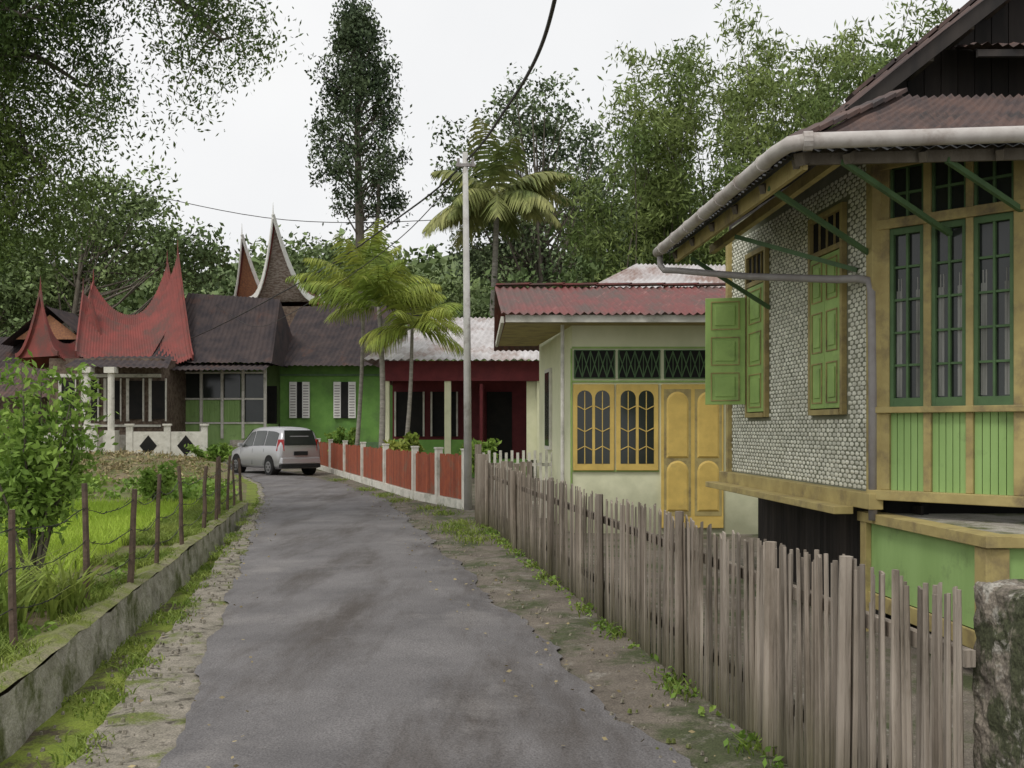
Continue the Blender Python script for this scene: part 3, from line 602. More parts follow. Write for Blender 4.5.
# GONJONG houses
def gonjong(name,cx,cy,ang,Lr,Le,W,ze,zm,zt,m,parent,barge=None,gable=None,nu=40,nv=10,zt2=None,sag=1.9,bw=.3,pw=2.6):
    ca,sa=math.cos(ang),math.sin(ang); zt2=zt if zt2 is None else zt2
    def tp(x,y,z): return (cx+ca*x-sa*y,cy+sa*x+ca*y,z)
    def S(u,v,sd):
        tip=zt if u>0 else zt2
        zr=zm+(tip-zm)*abs(u)**pw; zee=ze+.5*abs(u)**3
        x=u*(Lr*(1-v)**1.6+Le*(1-(1-v)**1.6))/2
        return tp(x,sd*W*v,zee+(zr-zee)*(1-v)**sag)
    b=B()
    for sd in(-1,1):
        v=[];f=[]
        for j in range(nv+1):
            for i in range(nu*3+1):
                u=-1+2*i/(nu*3); p=Vector(S(u,j/nv,sd)); p.z+=.04*math.sin(i*2.1); v.append(p)
        n=nu*3+1
        for j in range(nv):
            for i in range(n-1): a=j*n+i; f.append((a,a+1,a+n+1,a+n))
        b.add(v,f)
    b.done(name,m,parent,smooth=True)
    bb=B(); gg=B()
    for u in(-1,1):
        for sd in(-1,1):
            pts=[Vector(S(u,j/12,sd)) for j in range(13)]
            for j in range(12): bb.strut(pts[j],pts[j+1]+(pts[j+1]-pts[j])*.1,.07,bw*(1-.04*(12-j)))
        L1=[Vector(S(u*.93,j/10,-1)) for j in range(10,-1,-1)]+[Vector(S(u*.93,j/10,1)) for j in range(1,11)]
        for j in range(10):
            a,b0=L1[j],L1[j+1]; c,d=L1[20-j],L1[19-j]; gg.poly([a,c,d,b0] if j<9 else [a,c,b0])
        tp_=Vector(S(u,0,1)); bb.cyl(tp_-Vector((0,0,.3)),tp_+Vector((0,0,.7)),.06,.01,6)
    bb.done(name+'_bargeboards',barge or m,parent); gg.done(name+'_gable',gable or M['carved'],parent)
rg=empty('red_gonjong_house',(-18,48,0))
gonjong('main_roof',-18.5,48.6,R_(24),4.3,5.0,3.3,4.5,6.7,10.3,M['gonjong'],rg,zt2=8.2,sag=1.5,pw=2.2)
gonjong('rear_gonjong_roof',-19.9,52.2,R_(20),3.6,5.0,3.0,5.0,7.6,10.4,M['gonjong'],rg,sag=1.5,zt2=9.2,pw=2.2)
gonjong('porch_gonjong_roof',-20.6,46.2,R_(60),2.6,3.0,1.5,4.5,5.6,7.9,M['gonjong'],rg,sag=2.0,gable=M['gonjong'],bw=.2,zt2=7.9)
b=B(); b.box(-20.6,-15.6,44.5,53,1.4,4.8); b.done('carved_walls',M['carved'],rg)
b=B(); b.box(-20.8,-15.4,44.3,53,0.3,1.4); b.done('stone_base',M['wallconc'],rg)
b=B()
for x,y in((-17.75,41.8),(-16.8,41.9)): b.cyl((x,y,1.6),(x,y,4.2),.14,n=10); b.box(x-.22,x+.22,y-.22,y+.22,4.0,4.25); b.box(x-.25,x+.25,y-.25,y+.25,.2,1.6)
for i in range(5): b.box(-20.05+i*1.0-.08,-20.0+i*1.0,44.38,44.47,2.0,3.9); b.box(-19.4+i*1.0,-19.35+i*1.0,44.38,44.47,2.0,3.9)
b.box(-20.6,-15.6,44.4,44.47,3.95,4.1); b.box(-20.6,-15.6,44.4,44.47,1.75,1.85)
b.done('veranda_columns_and_trim',M['whitewash'],rg)
b=B()
for i in range(5): b.box(-20.0+i*1.0,-19.4+i*1.0,44.4,44.47,2.1,3.8)
b.done('windows',M['black'],rg)
corr('veranda_roof',(-18.6,41.4,4.25),(-14.6,42.4,4.25),(-15.6,46,5.0),(-19.8,46,5.0),M['darkroof'],rg,pitch=.25,amp=.03)
wg=empty('tall_gonjong_house',(-14,62,0))
gonjong('near_roof',-13.65,64,R_(-92),12,8,2.0,8.9,10.8,14.1,M['gonjong'],wg,barge=M['white'],gable=M['carved2'],sag=2.1,zt2=10.9,bw=.4)
gonjong('rear_roof',-16.5,69,R_(-95),12,8,1.9,8.6,10.6,13.9,M['gonjong'],wg,barge=M['white'],gable=M['orange'],sag=2.1,zt2=11,bw=.36)
gonjong('long_roof',-17,62,R_(2),8,8,3,7.3,8.8,9.4,M['gonjong'],wg)
b=B(); b.box(-20,-12.2,60,70,0,9.0); b.done('walls',M['carved'],wg)
fh=empty('dark_roof_house',(-26,52,0))
b=B(); b.box(-30,-22.5,52,58,0,4.3); b.done('walls',M['carved'],fh)
corr('roof_front',(-31,51,4.1),(-21.8,51,4.1),(-22.5,55,7.0),(-30,55,6.6),M['darkroof'],fh,pitch=.25,amp=.03)
corr('porch_roof',(-26.5,48.5,3.2),(-21.5,48.5,3.2),(-21.8,51,5.0),(-25.8,51,5.0),M['rustroof'],fh,pitch=.25,amp=.03)
b=B(); b.poly([(-26.3,53,6.4),(-22.8,53,6.4),(-24.5,53,7.7)]); b.done('orange_gable',M['orange'],fh)
corr('gable_roof_a',(-26.9,52.6,6.1),(-26.9,56,6.1),(-24.5,56,8.1),(-24.5,52.6,8.1),M['darkroof'],fh,pitch=.25); corr('gable_roof_b',(-22.2,52.6,6.1),(-22.2,56,6.1),(-24.5,56,8.1),(-24.5,52.6,8.1),M['darkroof'],fh,pitch=.25)
lw=empty('white_garden_wall',(-17,43,0)); WF=F((-19.5,41),(-12.8,42.6)); b=B(); b.fb(WF,0,2.2,-.1,.1,0,1.5); b.fb(WF,3.6,6.7,-.1,.1,0,1.55); 
for u in(0,1.1,2.2,3.6,5.1,6.6): b.fb(WF,u-.13,u+.13,-.13,.13,0,1.8); b.fb(WF,u-.18,u+.18,-.18,.18,1.801,1.88)
b.done('wall',M['whitewash'],lw); b=B()
for u in(4.35,5.85): b.poly([WF.P(u-.35,.105,.95),WF.P(u,.105,.5),WF.P(u+.35,.105,.95),WF.P(u,.105,1.4)])
b.done('black_diamonds',M['black'],lw)
# ------------------------------------------------------------ CAR
def build_car(cx,cy,head):
    e=empty('parked_car',(cx,cy,0)); ca,sa=math.cos(head),math.sin(head)
    T=lambda p:(cx+ca*p[0]-sa*p[1],cy+sa*p[0]+ca*p[1],p[2]+.02)
    st=[(-2.08,.42,.9,.96,.70,.66),(-2.05,.32,.98,1.12,.78,.7),(-1.99,.26,1.0,1.38,.82,.67),(-1.86,.24,1.0,1.60,.83,.63),(-1.5,.24,1.0,1.69,.835,.61),(-.7,.24,.99,1.72,.84,.61),(0,.24,.97,1.71,.84,.61),(.45,.24,.95,1.64,.84,.61),(.85,.24,.94,1.36,.84,.65),(1.2,.24,.93,1.10,.83,.7),(1.5,.24,.9,1.02,.82,.7),(1.85,.28,.8,.9,.79,.66),(2.03,.33,.66,.74,.72,.6),(2.1,.4,.56,.6,.64,.55)]
    xs=[s[0] for s in st]
    I=lambda x,k: float(np.interp(x,xs,[s[k] for s in st]))
    v=[];f=[]
    for s in st:
        x,zb,zl,zr,w,wr=s; h=[(w*.93,zb),(w,zb+.12),(w*1.01,(zb+zl)/2),(w*.985,zl),(wr+.02,zr-.09),(wr*.9,zr-.015),(wr*.5,zr+.012)]
        ring=[(x,-a,z) for a,z in h]+[(x,a,z) for a,z in reversed(h)]
        v+=[T(p) for p in ring]
    n=14
    for i in range(len(st)-1):
        for k in range(n): f.append((i*n+k,i*n+(k+1)%n,(i+1)*n+(k+1)%n,(i+1)*n+k))
    f.append(tuple(range(n-1,-1,-1))); f.append(tuple(range((len(st)-1)*n,len(st)*n)))
    b=B(); b.add(v,f); b.done('body',M['carpaint'],e,smooth=True)
    gB=B()
    def sp(x,t,sd,o=.012):
        zl,zr,w,wr=I(x,2),I(x,3),I(x,4),I(x,5); y=w*.985+(wr+.02-w*.985)*t+o; return T((x,sd*y,zl+(zr-.09-zl)*t))
    for sd in(-1,1):
        for x0,x1 in((.06,.92),(-.84,-.02),(-1.78,-.92)):
            k=4; lo=[];hi=[]
            for i in range(k+1):
                x=x0+(x1-x0)*i/k; lo.append(sp(x,.1,sd)); 
                xt=x0+((.42 if x1>.9 else x1)-x0)*i/k; hi.append(sp(xt,.93,sd))
            for i in range(k): gB.poly([lo[i],lo[i+1],hi[i+1],hi[i]])
    for (xa,za,wa),(xb,zb,wb) in(((1.17,1.14,.64),(.5,1.63,.56)),((-2.075,1.08,.62),(-1.88,1.60,.55))):
        o=.03 if xa>0 else -.03
        gB.poly([T((xa+o,-wa,za)),T((xa+o,wa,za)),T((xb+o,wb,zb)),T((xb+o,-wb,zb))])
    gB.done('windows',M['glass'],e)
    t=B(); 
    for sd in(-1,1):
        t.hexa([T(p) for p in((-2.1,sd*.64,.88),(-1.9,sd*.85,.88),(-1.84,sd*.83,.88),(-2.0,sd*.6,.88),(-2.07,sd*.64,1.28),(-1.93,sd*.79,1.28),(-1.87,sd*.76,1.28),(-1.98,sd*.6,1.28))])
    t.done('tail_lamps',M['tail'],e)
    t=B(); t.hexa([T(p) for p in((-2.13,-.26,.72),(-2.13,.26,.72),(-2.06,.26,.72),(-2.06,-.26,.72),(-2.13,-.26,.86),(-2.13,.26,.86),(-2.06,.26,.86),(-2.06,-.26,.86))]); t.hexa([T(p) for p in((-2.14,-.76,.28),(-2.14,.76,.28),(-2.0,.8,.28),(-2.0,-.8,.28),(-2.14,-.76,.4),(-2.14,.76,.4),(-2.0,.8,.4),(-2.0,-.8,.4))]); t.done('plate_and_bumper_strip',M['tyre'],e)
    t=B(); t.hexa([T(p) for p in((-2.15,-.76,.42),(-2.15,.76,.42),(-1.95,.83,.42),(-1.95,-.83,.42),(-2.13,-.74,.64),(-2.13,.74,.64),(-1.95,.82,.64),(-1.95,-.82,.64))]); t.done('rear_bumper',M['carpaint'],e,bevel=.03)
    wh=B(); al=B(); ar=B()
    for x in(-1.33,1.33):
        for sd in(-1,1):
            ar.cyl(T((x,sd*.6,.36)),T((x,sd*.853,.36)),.37,n=24)
            wh.cyl(T((x,sd*.66,.30)),T((x,sd*.87,.30)),.32,n=24); al.cyl(T((x,sd*.8,.30)),T((x,sd*.88,.30)),.2,n=16)
            for k in range(6):
                a=k*math.pi/3; wh.cyl(T((x+.12*math.cos(a),sd*.878,.3+.12*math.sin(a))),T((x+.12*math.cos(a),sd*.883,.3+.12*math.sin(a))),.035,n=8)
    ar.done('wheel_arches',M['black'],e); wh.done('tyres',M['tyre'],e); al.done('wheel_rims',M['alloy'],e)
    hd=B(); mr=B()
    for sd in(-1,1):
        hd.hexa([T(p) for p in((1.75,sd*.8,.66),(2.08,sd*.6,.62),(2.0,sd*.55,.62),(1.75,sd*.7,.66),(1.72,sd*.79,.84),(2.0,sd*.6,.78),(1.95,sd*.55,.78),(1.72,sd*.7,.84))])
        mr.hexa([T(p) for p in((.78,sd*.84,1.0),(.9,sd*.84,1.0),(.9,sd*1.0,1.0),(.78,sd*1.0,1.0),(.78,sd*.84,1.13),(.9,sd*.84,1.13),(.9,sd*1.0,1.13),(.78,sd*1.0,1.13))])
    hd.done('headlamps',M['white'],e); mr.done('mirrors',M['carpaint'],e,bevel=.02)
    dl=B()
    for sd in(-1,1):
        for x in(-.88,.02,.98):
            dl.hexa([T((x-.008,sd*(I(x,4)*1.01+.003),.36)),T((x+.008,sd*(I(x,4)*1.01+.003),.36)),T((x+.008,sd*.8,.36)),T((x-.008,sd*.8,.36)),T((x-.008,sd*(I(x,4)*.985+.006),.94)),T((x+.008,sd*(I(x,4)*.985+.006),.94)),T((x+.008,sd*.78,.94)),T((x-.008,sd*.78,.94))])
    dl.done('door_seams',M['black'],e)
build_car(-8.8,36.9,R_(90+40))
# ------------------------------------------------------------ pole & wires
up=empty('utility_pole',(-.9,20.5,0)); b=B(); b.tube([(-.9,20.5,0),(-.92,20.5,3.5),(-.96,20.5,7.35)],[.085,.075,.055],12); b.done('pole_shaft',M['polepaint'],up,smooth=True)
b=B(); b.box(-1.15,-.75,20.44,20.5,7.05,7.11); 
for x in(-1.1,-.8): b.cyl((x,20.47,7.11),(x,20.47,7.22),.03,n=8)
b.done('bracket_and_insulators',M['pipe'],up)
def spline(pts,n=8):
    out=[]; P=[Vector(p) for p in pts]; P=[P[0]*2-P[1]]+P+[P[-1]*2-P[-2]]
    for i in range(1,len(P)-2):
        for k in range(n):
            t=k/n; out.append(.5*((2*P[i])+(-P[i-1]+P[i+1])*t+(2*P[i-1]-5*P[i]+4*P[i+1]-P[i+2])*t*t+(-P[i-1]+3*P[i]-3*P[i+1]+P[i+2])*t**3))
    out.append(P[-2]); return out
b=B(); b.tube(spline([(1.6,-8,8.0),(.55,6,6.4),(.48,9,6.27),(.46,10.8,6.32),(.3,13,6.48),(-.11,16,6.79),(-.9,20.45,7.2),(-2.7,26,7.35),(-8.1,38,7.2),(-17.6,50,5.6),(-30,60,4.3)]),.024,6)
b.tube(spline([(-.9,20.45,7.05),(-3.3,27,6.6),(-8,36,5.8),(-12,46,6.4),(-15,50,8.0)]),.012,5)
b.tube(spline([(-26,66,17.5),(-14,62,14.6),(-2.6,60,14.3),(8,60,15.5)]),.025,5)
b.done('overhead_cables',M['wire'])
# ------------------------------------------------------------ TREES
def conifer():
    e=empty('conifer_tree',(-9.1,60,0)); n=230
    prof=lambda t: np.interp(t,[0,.08,.2,.35,.6,.8,.92,1],[.5,.9,1,.95,.75,.55,.38,.1])
    t=rng.uniform(0,1,n)**.9; a=rng.uniform(0,2*np.pi,n); z=14.6+t*12.2; lump=1+.16*np.sin(z*1.7+a*2)+.1*np.sin(z*3.3-a); r=2.85*prof(t)*lump*np.sqrt(rng.uniform(.2,1,n))
    cen=np.stack([-9.0+r*np.cos(a)-.3*t,60+r*np.sin(a),z],axis=1)
    ct=np.array([[-9.9,60,26.6],[-9.8,60,25.8],[-8.6,60,26.2],[-8.7,60,25.3],[-9.9,60,24.9]]); cen=np.concatenate([cen,ct])
    p=clump_pts(cen,85,.82,1.15); quads('crown_foliage',leafquads(p,.24,.5,-.8),L['conifer'],e)
    b=B(); b.tube([(-9.1,60,0),(-9.0,60,8),(-9.15,60,14),(-9.3,60,20),(-9.4,60,26.6)],[.34,.3,.26,.16,.03],8)
    b.tube([(-9.0,60,8),(-8.4,60,11),(-8.0,60,15),(-8.0,60,19)],[.15,.14,.12,.05],7)
    for i in range(90):
        c=Vector(cen[i]); b.tube([(-9.15,60,max(12.8,c.z-1.6)),c],[.07,.02],5)
    b.done('trunk_and_limbs',M['bark'],e)
conifer()
tree('broadleaf_tree',(3,68,0),(1.5,68,19),.5,[(1,68,22,5.6,4,3.2),(-2.2,66,17,2.8,3,2.6),(5.2,68,18.6,3.2,3,3.4),(-.5,68,13.8,4,3,2.2),(4.8,68,12,3.2,3,2.4)],180,85,.34,1.4,L['broad'],limbs=90,shell=.5)
tree('broadleaf_tree',(9,75,0),(9,75,14),.4,[(9,75,17,4.5,3,4.5),(12,74,13,4,3,4),(6,74,11,4,3,4)],130,80,.42,1.8,L['broad'],limbs=30)
palm('coconut_palm',(-1.6,48,0),(-.75,48,12.9),.19,24,4.1,L['coco'],up=.66,droop=1.25,nl=30,lw=.16,ll=1.25)
palm('areca_palm',(-5.3,33.6,0),(-5.0,33.6,6.3),.08,12,2.5,L['palm'],up=.9,droop=1.2,nl=26,lw=.065,ll=.8,emin=.1)
palm('areca_palm',(-4.25,32.2,0),(-4.3,32.2,5.6),.11,14,2.6,L['palm'],up=.95,droop=1.15,nl=28,lw=.07,ll=.85,emin=.05)
palm('areca_palm',(-3.5,31.9,0),(-3.2,31.9,4.9),.08,13,2.3,L['palm'],up=.9,droop=1.25,nl=26,lw=.065,ll=.8,emin=.0)
def bamboo(name,cx,cy,n,h,spread,arch_,per,leaf,m=None,ncl=30):
    e=empty(name,(cx,cy,0)); b=B(); cl=[]
    for i in range(n):
        x=cx+random.uniform(-spread,spread); y=cy+random.uniform(-spread*.5,spread*.5); hh=h*random.uniform(.6,1.05); az=random.uniform(0,2*math.pi); ar=arch_*random.uniform(.4,1.3)
        pts=[]
        for k in range(11):
            t=k/10; q=t**2.6; pts.append((x+math.cos(az)*ar*q+t*random.uniform(-.05,.05),y+math.sin(az)*ar*q,hh*(t-.16*q)))
        b.tube(pts,[.055*(1-.85*k/10) for k in range(11)],5)
        for k in range(ncl):
            t=random.uniform(.2,1)**.7; a=min(9,int(t*10)); p=Vector(pts[a]).lerp(Vector(pts[a+1]),t*10-a); r=1.3*(1.15-t)+.3; th=random.uniform(0,6.28)
            cl.append((p.x+math.cos(th)*r*random.random(),p.y+math.sin(th)*r*random.random(),p.z+random.uniform(-.4,.3)))
    b.done('culms',M['bark'],e); cl=np.array(cl)
    quads('crown_foliage',leafquads(clump_pts(cl,per,.9,.6),leaf,.26,.7),m or L['bamboo'],e)
bamboo('bamboo_grove',7.6,46,30,22.5,3.4,3.4,44,.32)
bamboo('bamboo_grove',13.5,42,32,23.0,4.0,3.8,42,.31)
bamboo('bamboo_grove',19.5,40,22,23,4.0,3.8,34,.32)
bamboo('bamboo_grove',26,44,14,25,4.0,3.8,28,.4)
def left_tree():
    e=empty('overhanging_tree',(-12,17,0)); b=B(); base=Vector((-12,17,0)); b.tube([base,(-11.8,17,4),(-11.2,16.8,8),(-10.6,16.5,12)],[.5,.42,.34,.2],10)
    cl=[]
    limbs=[((-11.5,17,6),(-8,16,8.6),(-5.6,15.5,8.5),(-4.4,15.2,7.6)),((-11.4,17,7),(-8.5,15.5,9.8),(-6.2,15,9.4),(-4.8,14.6,8.5)),((-11.6,17,5),(-9.4,16,7.2),(-7.8,15.7,7.6),(-6.6,15.5,7.0)),
     ((-11.7,17,4.5),(-10,16,6.2),(-8.2,15.7,6.3),(-7.2,15.5,5.7)),((-11.8,17,4),(-10,16.4,5.2),(-8.6,16,5.3),(-7.6,15.8,4.9)),((-11.4,17,8),(-9.5,15.5,10.6),(-7,15,10.4),(-5.4,15,9.6)),((-11,17,9),(-8,17,10.8),(-6,17,10.6),(-5,17,9.8)),
     ((-11.6,17,5),(-9.6,15.2,7.6),(-8,14.6,8),(-7,14.3,7.6)),((-11.6,17,6),(-9.8,15.2,8.7),(-8.2,14.6,9),(-6.6,14.3,8.6))]
    for li,l in enumerate(limbs):
        s=spline(l,8); b.tube(s,[.11*(1-.88*i/len(s))+.006 for i in range(len(s))],6)
        tot=len(s)
        for i in range(5,tot):
            dens=5 if s[i].x<-6.6 else 3
            for k in range(dens):
                off_=Vector((random.uniform(-.8,.8),random.uniform(-1,1),random.uniform(-.7,.55))); c=s[i]+off_; cl.append(tuple(c))
                if k<2:
                    d=c+Vector((random.uniform(-.1,.3),0,-.35)); b.tube([s[i],s[i].lerp(c,.5)+Vector((0,0,.12)),c,d],[.014,.01,.006,.003],4)
                    cl.append(tuple(d))
    cl=np.array(cl); quads('crown_foliage',leafquads(clump_pts(cl,90,.5,.8),.085,.38,.9),L['near'],e)
    ex=sample_blobs([(-9.6,16.5,7.5,1.9,1.5,2.3),(-9.3,17,10,2.2,1.6,2),(-9.2,16.5,5.7,1.1,1.2,1.1)],200,.5)
    quads('inner_foliage',leafquads(clump_pts(ex,110,.7,.7),.115,.4,.7),L['near'],e); b.done('trunk_and_limbs',M['bark'],e,smooth=True)
left_tree()
tree('garden_tree',(-27,60,0),(-26,60,13),.35,[(-24.5,62,15,4.2,3,3.2),(-27.5,62,12,4,3,3.0),(-20.5,62,12.5,2.8,3,2)],150,80,.34,1.3,L['forest'],limbs=40)
tree('garden_tree',(-34,60,0),(-33,60,9),.35,[(-32,61,11,4,3,3),(-29.5,61,9.5,3,3,2.4)],110,80,.34,1.3,L['forest'],limbs=20)
tree('garden_tree',(-11,74,0),(-11,74,12),.3,[(-11,74,12.5,4,3,3),(-7,76,10.5,4,3,3),(-15,78,13,4,3,3)],140,80,.4,1.5,L['forest'],limbs=20)
blobs=[]
for i in range(170):
    d=random.uniform(85,150); x=random.uniform(-.62,.75)*d; px=x/d; h=(random.uniform(.12,.185) if px<.05 else random.uniform(.15,.26) if px<.25 else random.uniform(.22,.4))*d; r=random.uniform(4,7)
    for z in np.arange(3,h,5.5): blobs.append((x+random.uniform(-2,2),d,z,r,r,3.8))
    blobs.append((x,d,h,r*.8,r*.8,3.5))
cen=sample_blobs(blobs,4400,.4); fb=empty('distant_forest',(0,110,0)); quads('forest_foliage',leafquads(clump_pts(cen,38,2.3,.7),.85,.6,.2),L['forest'],fb)
b=B()
for i in range(60):
    d=random.uniform(80,110); x=random.uniform(-.6,.7)*d; b.tube([(x,d,0),(x+.5,d,random.uniform(8,13))],[.3,.15],6)
b.done('forest_trunks',M['bark'],fb)
tree('garden_tree',(3,45,0),(3,45,7),.25,[(2,46,6.8,3.2,2,2.6),(-2,50,5.8,3,2,2.5),(6,46,6.5,4,2,3)],120,70,.34,1.2,L['forest'],limbs=20)
hv=[];hf=[];nx=60
for j in range(6):
    for i in range(nx+1):
        x=-420+i*14; hh=[0,14,24,31,36,26][j]*(1+.2*math.sin(i*.35+j)+.1*math.sin(i*1.3)); hv.append((x,150+j*22,hh))
for j in range(5):
    for i in range(nx): a=j*(nx+1)+i; hf.append((a,a+1,a+nx+2,a+nx+1))
b=B(); b.add(hv,hf); b.done('hills',M['hill'],smooth=True)
# ------------------------------------------------------------ GARDEN VEGETATION
def pts_region(n,y0,y1,dx0,dx1,bias=1):
    y=rng.uniform(0,1,n)**bias*(y1-y0)+y0; W=Wx(y); x=W-dx0-(dx1-dx0)*rng.uniform(0,1,n)
    z=np.array([gz(a,b_) for a,b_ in zip(x,y)])-.01; return np.stack([x,y,z],axis=1)
def patch(p,thr=0.,f=1.0): return p[(np.sin(p[:,0]*1.7*f+p[:,1]*.6*f)+np.sin(p[:,1]*2.3*f-p[:,0]*.9)+np.sin(p[:,0]*4.3+1)*.5)>thr]
blades('rice_seedlings',pts_region(52000,10.5,21.5,1.0,8.5),.22,.013,L['rice'],lean=.35)
blades('garden_grass',np.concatenate([patch(pts_region(24000,5,24,.32,1.2),-.4),patch(pts_region(14000,4.5,10.5,1.0,6),-.4),patch(pts_region(14000,21,40,.3,16),-.1)]),.17,.014,L['grass'],lean=.7)
c=patch(pts_region(700,5,12,.3,5),.2,1.6); c[:,2]+=.06; quads('low_weeds',leafquads(clump_pts(c,26,.16,.5),.07,.6,0),L['shrub'])
q=[]
for (x,y) in((-4.3,8.4),(-4.15,8.0),(-4.6,8.9),(-4.8,8.2),(-4.05,9.0),(-4.9,9.3)):
    q.append(np.stack([x+rng.normal(size=60)*.12,y+rng.normal(size=60)*.12,np.zeros(60)],axis=1))
blades('lily_leaves',np.concatenate(q),.62,.035,L['grass'],lean=.7)
c=patch(pts_region(420,22,29,.6,14),-.3); c[:,2]+=.12; quads('vegetable_crops',leafquads(clump_pts(c,30,.36,.6),.16,.6,0),L['shrub'],None)
c=patch(pts_region(60,23,29,5,12),0); c[:,2]+=.4; quads('cassava_plants',leafquads(clump_pts(c,34,.5,.7),.18,.5,.2),L['shrub'],None)
c=pts_region(420,29,40,1,12); c[:,2]+=.06; quads('dry_weeds',leafquads(clump_pts(c,22,.4,.3),.16,.3,0),L['dry'],None)
def shrub(name,x,y,h,n,r,m,leaf=.1,per=26):
    e=empty(name,(x,y,0)); b=B(); cl=[]
    for i in range(n):
        a=random.uniform(0,6.28); rr=r*random.random(); hh=h*random.uniform(.55,1.05); p=[Vector((x,y,0)),Vector((x+math.cos(a)*rr*.4,y+math.sin(a)*rr*.4,hh*.5)),Vector((x+math.cos(a)*rr,y+math.sin(a)*rr,hh))]
        b.tube(p,[.02,.014,.005],5)
        for k in range(9): t=.35+.65*k/8; q=p[1].lerp(p[2],(t-.35)/.65) ; cl.append(tuple(q+Vector((random.uniform(-.12,.12),random.uniform(-.12,.12),0))))
    b.done('stems',M['bark'],e); quads('foliage',leafquads(clump_pts(np.array(cl),per,.2,.7),leaf,.42,.2),m,e)
shrub('garden_shrub',-4.75,9.9,2.35,15,.62,L['shrub'],.1,30)
shrub('garden_shrub',-6.3,12,1.9,10,.7,L['shrub'],.12)
shrub('garden_shrub',-11,18,1.3,8,.8,L['shrub'],.14)
shrub('garden_shrub',-7.6,21.3,.9,6,.4,L['shrub'],.14)
for x,y,h in((-19.5,38.5,1.1),(-22,40,1.8),(-24,38,1.6),(-12.6,42,1.0),(-27,44,2.4),(-25,47,2.2)): shrub('garden_shrub',x,y,h,9,1.0,L['shrub'],.2,30)
shrub('yard_shrub',-3.1,29.5,1.7,8,.5,L['palm'],.25,20); shrub('yard_shrub',-1.0,31,1.5,8,.7,L['shrub'],.2,20); shrub('yard_shrub',-6.5,38,1.8,8,.8,L['shrub'],.2,20)
n=9000; y=rng.uniform(3.6,22,n); t=rng.uniform(0,1,n); x=Wx(y)+.05+t*(Sx(y)-Wx(y)-.05); z=-.33*np.clip((23-y)/2,0,1)+.02
keep=(np.sin(x*5+y*2.1)+np.sin(y*3.7)>.0); blades('ditch_weeds',np.stack([x,y,z],axis=1)[keep],.05,.012,L['grass'],lean=.8)
n=4500; y=rng.uniform(4,24,n); x=Sx(y)+rng.normal(size=n)*.07; k=(np.sin(y*2.9)+np.sin(y*7.1+1)>.1); blades('kerb_weeds',np.stack([x,y,np.zeros(n)-.02],axis=1)[k],.07,.012,L['grass'],lean=.8)
n=5000; y=rng.uniform(4,22,n); x=Wx(y)-.2+rng.normal(size=n)*.06; k=(np.sin(y*2.1)+np.sin(y*5.3+1)>-.2); blades('wall_top_grass',np.stack([x,y,np.zeros(n)+.06],axis=1)[k],.07,.011,L['grass'],lean=.8)
def tufts(name,spots,h,m,num=60,s=.1):
    q=[np.stack([x+rng.normal(size=num)*s,y+rng.normal(size=num)*s*1.6,np.zeros(num)],axis=1) for x,y in spots]; blades(name,np.concatenate(q),h,.014,m,lean=.8)
sp_=[(fx(y)-.07+random.uniform(-.04,.02),y) for y in (5.2,6.3,6.6,8.1,8.3,9.2,10.7,11.2,12.1,13.3,14.0,14.6,15.2,15.8,16.3,16.8)]
tufts('fence_weeds',sp_,.11,L['grass'],36,.06)
c=np.array([(a-.02,b_,.04) for a,b_ in sp_]+[(fx(y)-.06,y,.03) for y in np.arange(4.5,16.5,.45)]); quads('fence_herbs',leafquads(clump_pts(c,22,.13,.5),.045,.6,0),L['shrub'])
tufts('verge_grass',[(-.9,16.4),(-.7,15.9),(-1.0,17.1),(-.8,17.6),(-.6,15.0),(-1.3,19.5),(-1.7,20.8),(-2.6,23),(-4,27),(-5.5,32),(-3.2,24.8)],.12,L['grass'],150,.16)
b=B()
for i in range(900):
    y=random.uniform(4,24); k=random.random(); x=float(Sx(y))+random.uniform(0,.35) if k<.4 else float(Rx(y))+random.uniform(-.1,.5) if k<.85 else float(Wx(y))+random.uniform(.1,.4); r=random.uniform(.005,.018); z=-.3 if x<float(Sx(y))-.05 else .015
    b.cyl((x,y,z-.01),(x+r*.2,y,z+r*.8),r,r*.6,5)
b.done('pebbles',M['shoulder'])
c=[]
for i in range(380):
    y=4+20*random.random()**1.3; x=float(Rx(y))+random.uniform(-.6,.5) if random.random()<.7 else float(Lx(y))+random.uniform(-.4,.4); c.append((x,y,.045))
lq=leafquads(np.array(c),.035,.5,0,.85); quads('fallen_leaves',lq,L['dry'])
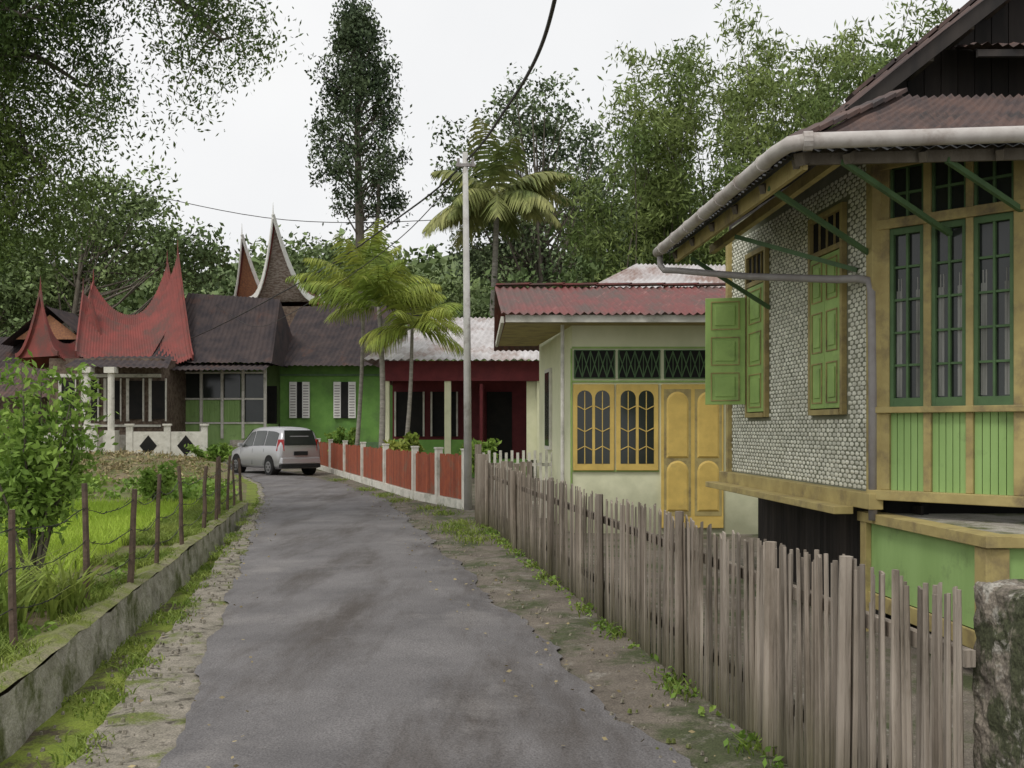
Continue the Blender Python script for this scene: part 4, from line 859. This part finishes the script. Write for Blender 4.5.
# ------------------------------------------------------------ WORLD, SUN, CAMERA
w=bpy.data.worlds.new('World'); sc.world=w; w.use_nodes=True; N=w.node_tree.nodes; K=w.node_tree.links; bg=N['Background']; bg.inputs[1].default_value=.11
sky=N.new('ShaderNodeTexSky'); sky.sky_type='NISHITA'; sky.sun_disc=False; sky.sun_elevation=R_(55); sky.sun_rotation=R_(215); sky.dust_density=4
hs=N.new('ShaderNodeHueSaturation'); hs.inputs['Saturation'].default_value=.2; K.new(sky.outputs[0],hs.inputs['Color'])
tc=N.new('ShaderNodeTexCoord'); no=N.new('ShaderNodeTexNoise'); no.inputs['Scale'].default_value=2.2; no.inputs['Detail'].default_value=5; K.new(tc.outputs['Generated'],no.inputs['Vector'])
rp=N.new('ShaderNodeValToRGB'); rp.color_ramp.elements[0].position=.3; rp.color_ramp.elements[1].position=.7; rp.color_ramp.elements[0].color=(.84,.85,.865,1); rp.color_ramp.elements[1].color=(.96,.96,.96,1); K.new(no.outputs['Fac'],rp.inputs[0])
sc_=N.new('ShaderNodeVectorMath'); sc_.operation='SCALE'; sc_.inputs['Scale'].default_value=10; K.new(rp.outputs[0],sc_.inputs[0])
mx=N.new('ShaderNodeMixRGB'); mx.inputs[0].default_value=.88; K.new(hs.outputs[0],mx.inputs[1]); K.new(sc_.outputs[0],mx.inputs[2]); K.new(mx.outputs[0],bg.inputs[0])
sd=bpy.data.lights.new('sun','SUN'); sd.energy=1.5; sd.angle=R_(16); sd.color=(1,.96,.9); so=bpy.data.objects.new('sun',sd); link(so,None); so.location=(-20,-20,40)
az=R_(215); el=R_(55); dirv=Vector((math.sin(az)*math.cos(el),math.cos(az)*math.cos(el),math.sin(el))); so.rotation_euler=dirv.to_track_quat('Z','Y').to_euler()
cd=bpy.data.cameras.new('camera'); co=bpy.data.objects.new('camera',cd); link(co,None); co.location=(0,0,1.7); co.rotation_euler=(R_(90),0,0); cd.lens=35.156; cd.sensor_width=36; cd.shift_y=44/1024; cd.clip_end=2000; cd.clip_start=.05
sc.camera=co
sc.view_settings.view_transform='Standard'; sc.view_settings.look='None'; sc.view_settings.exposure=0
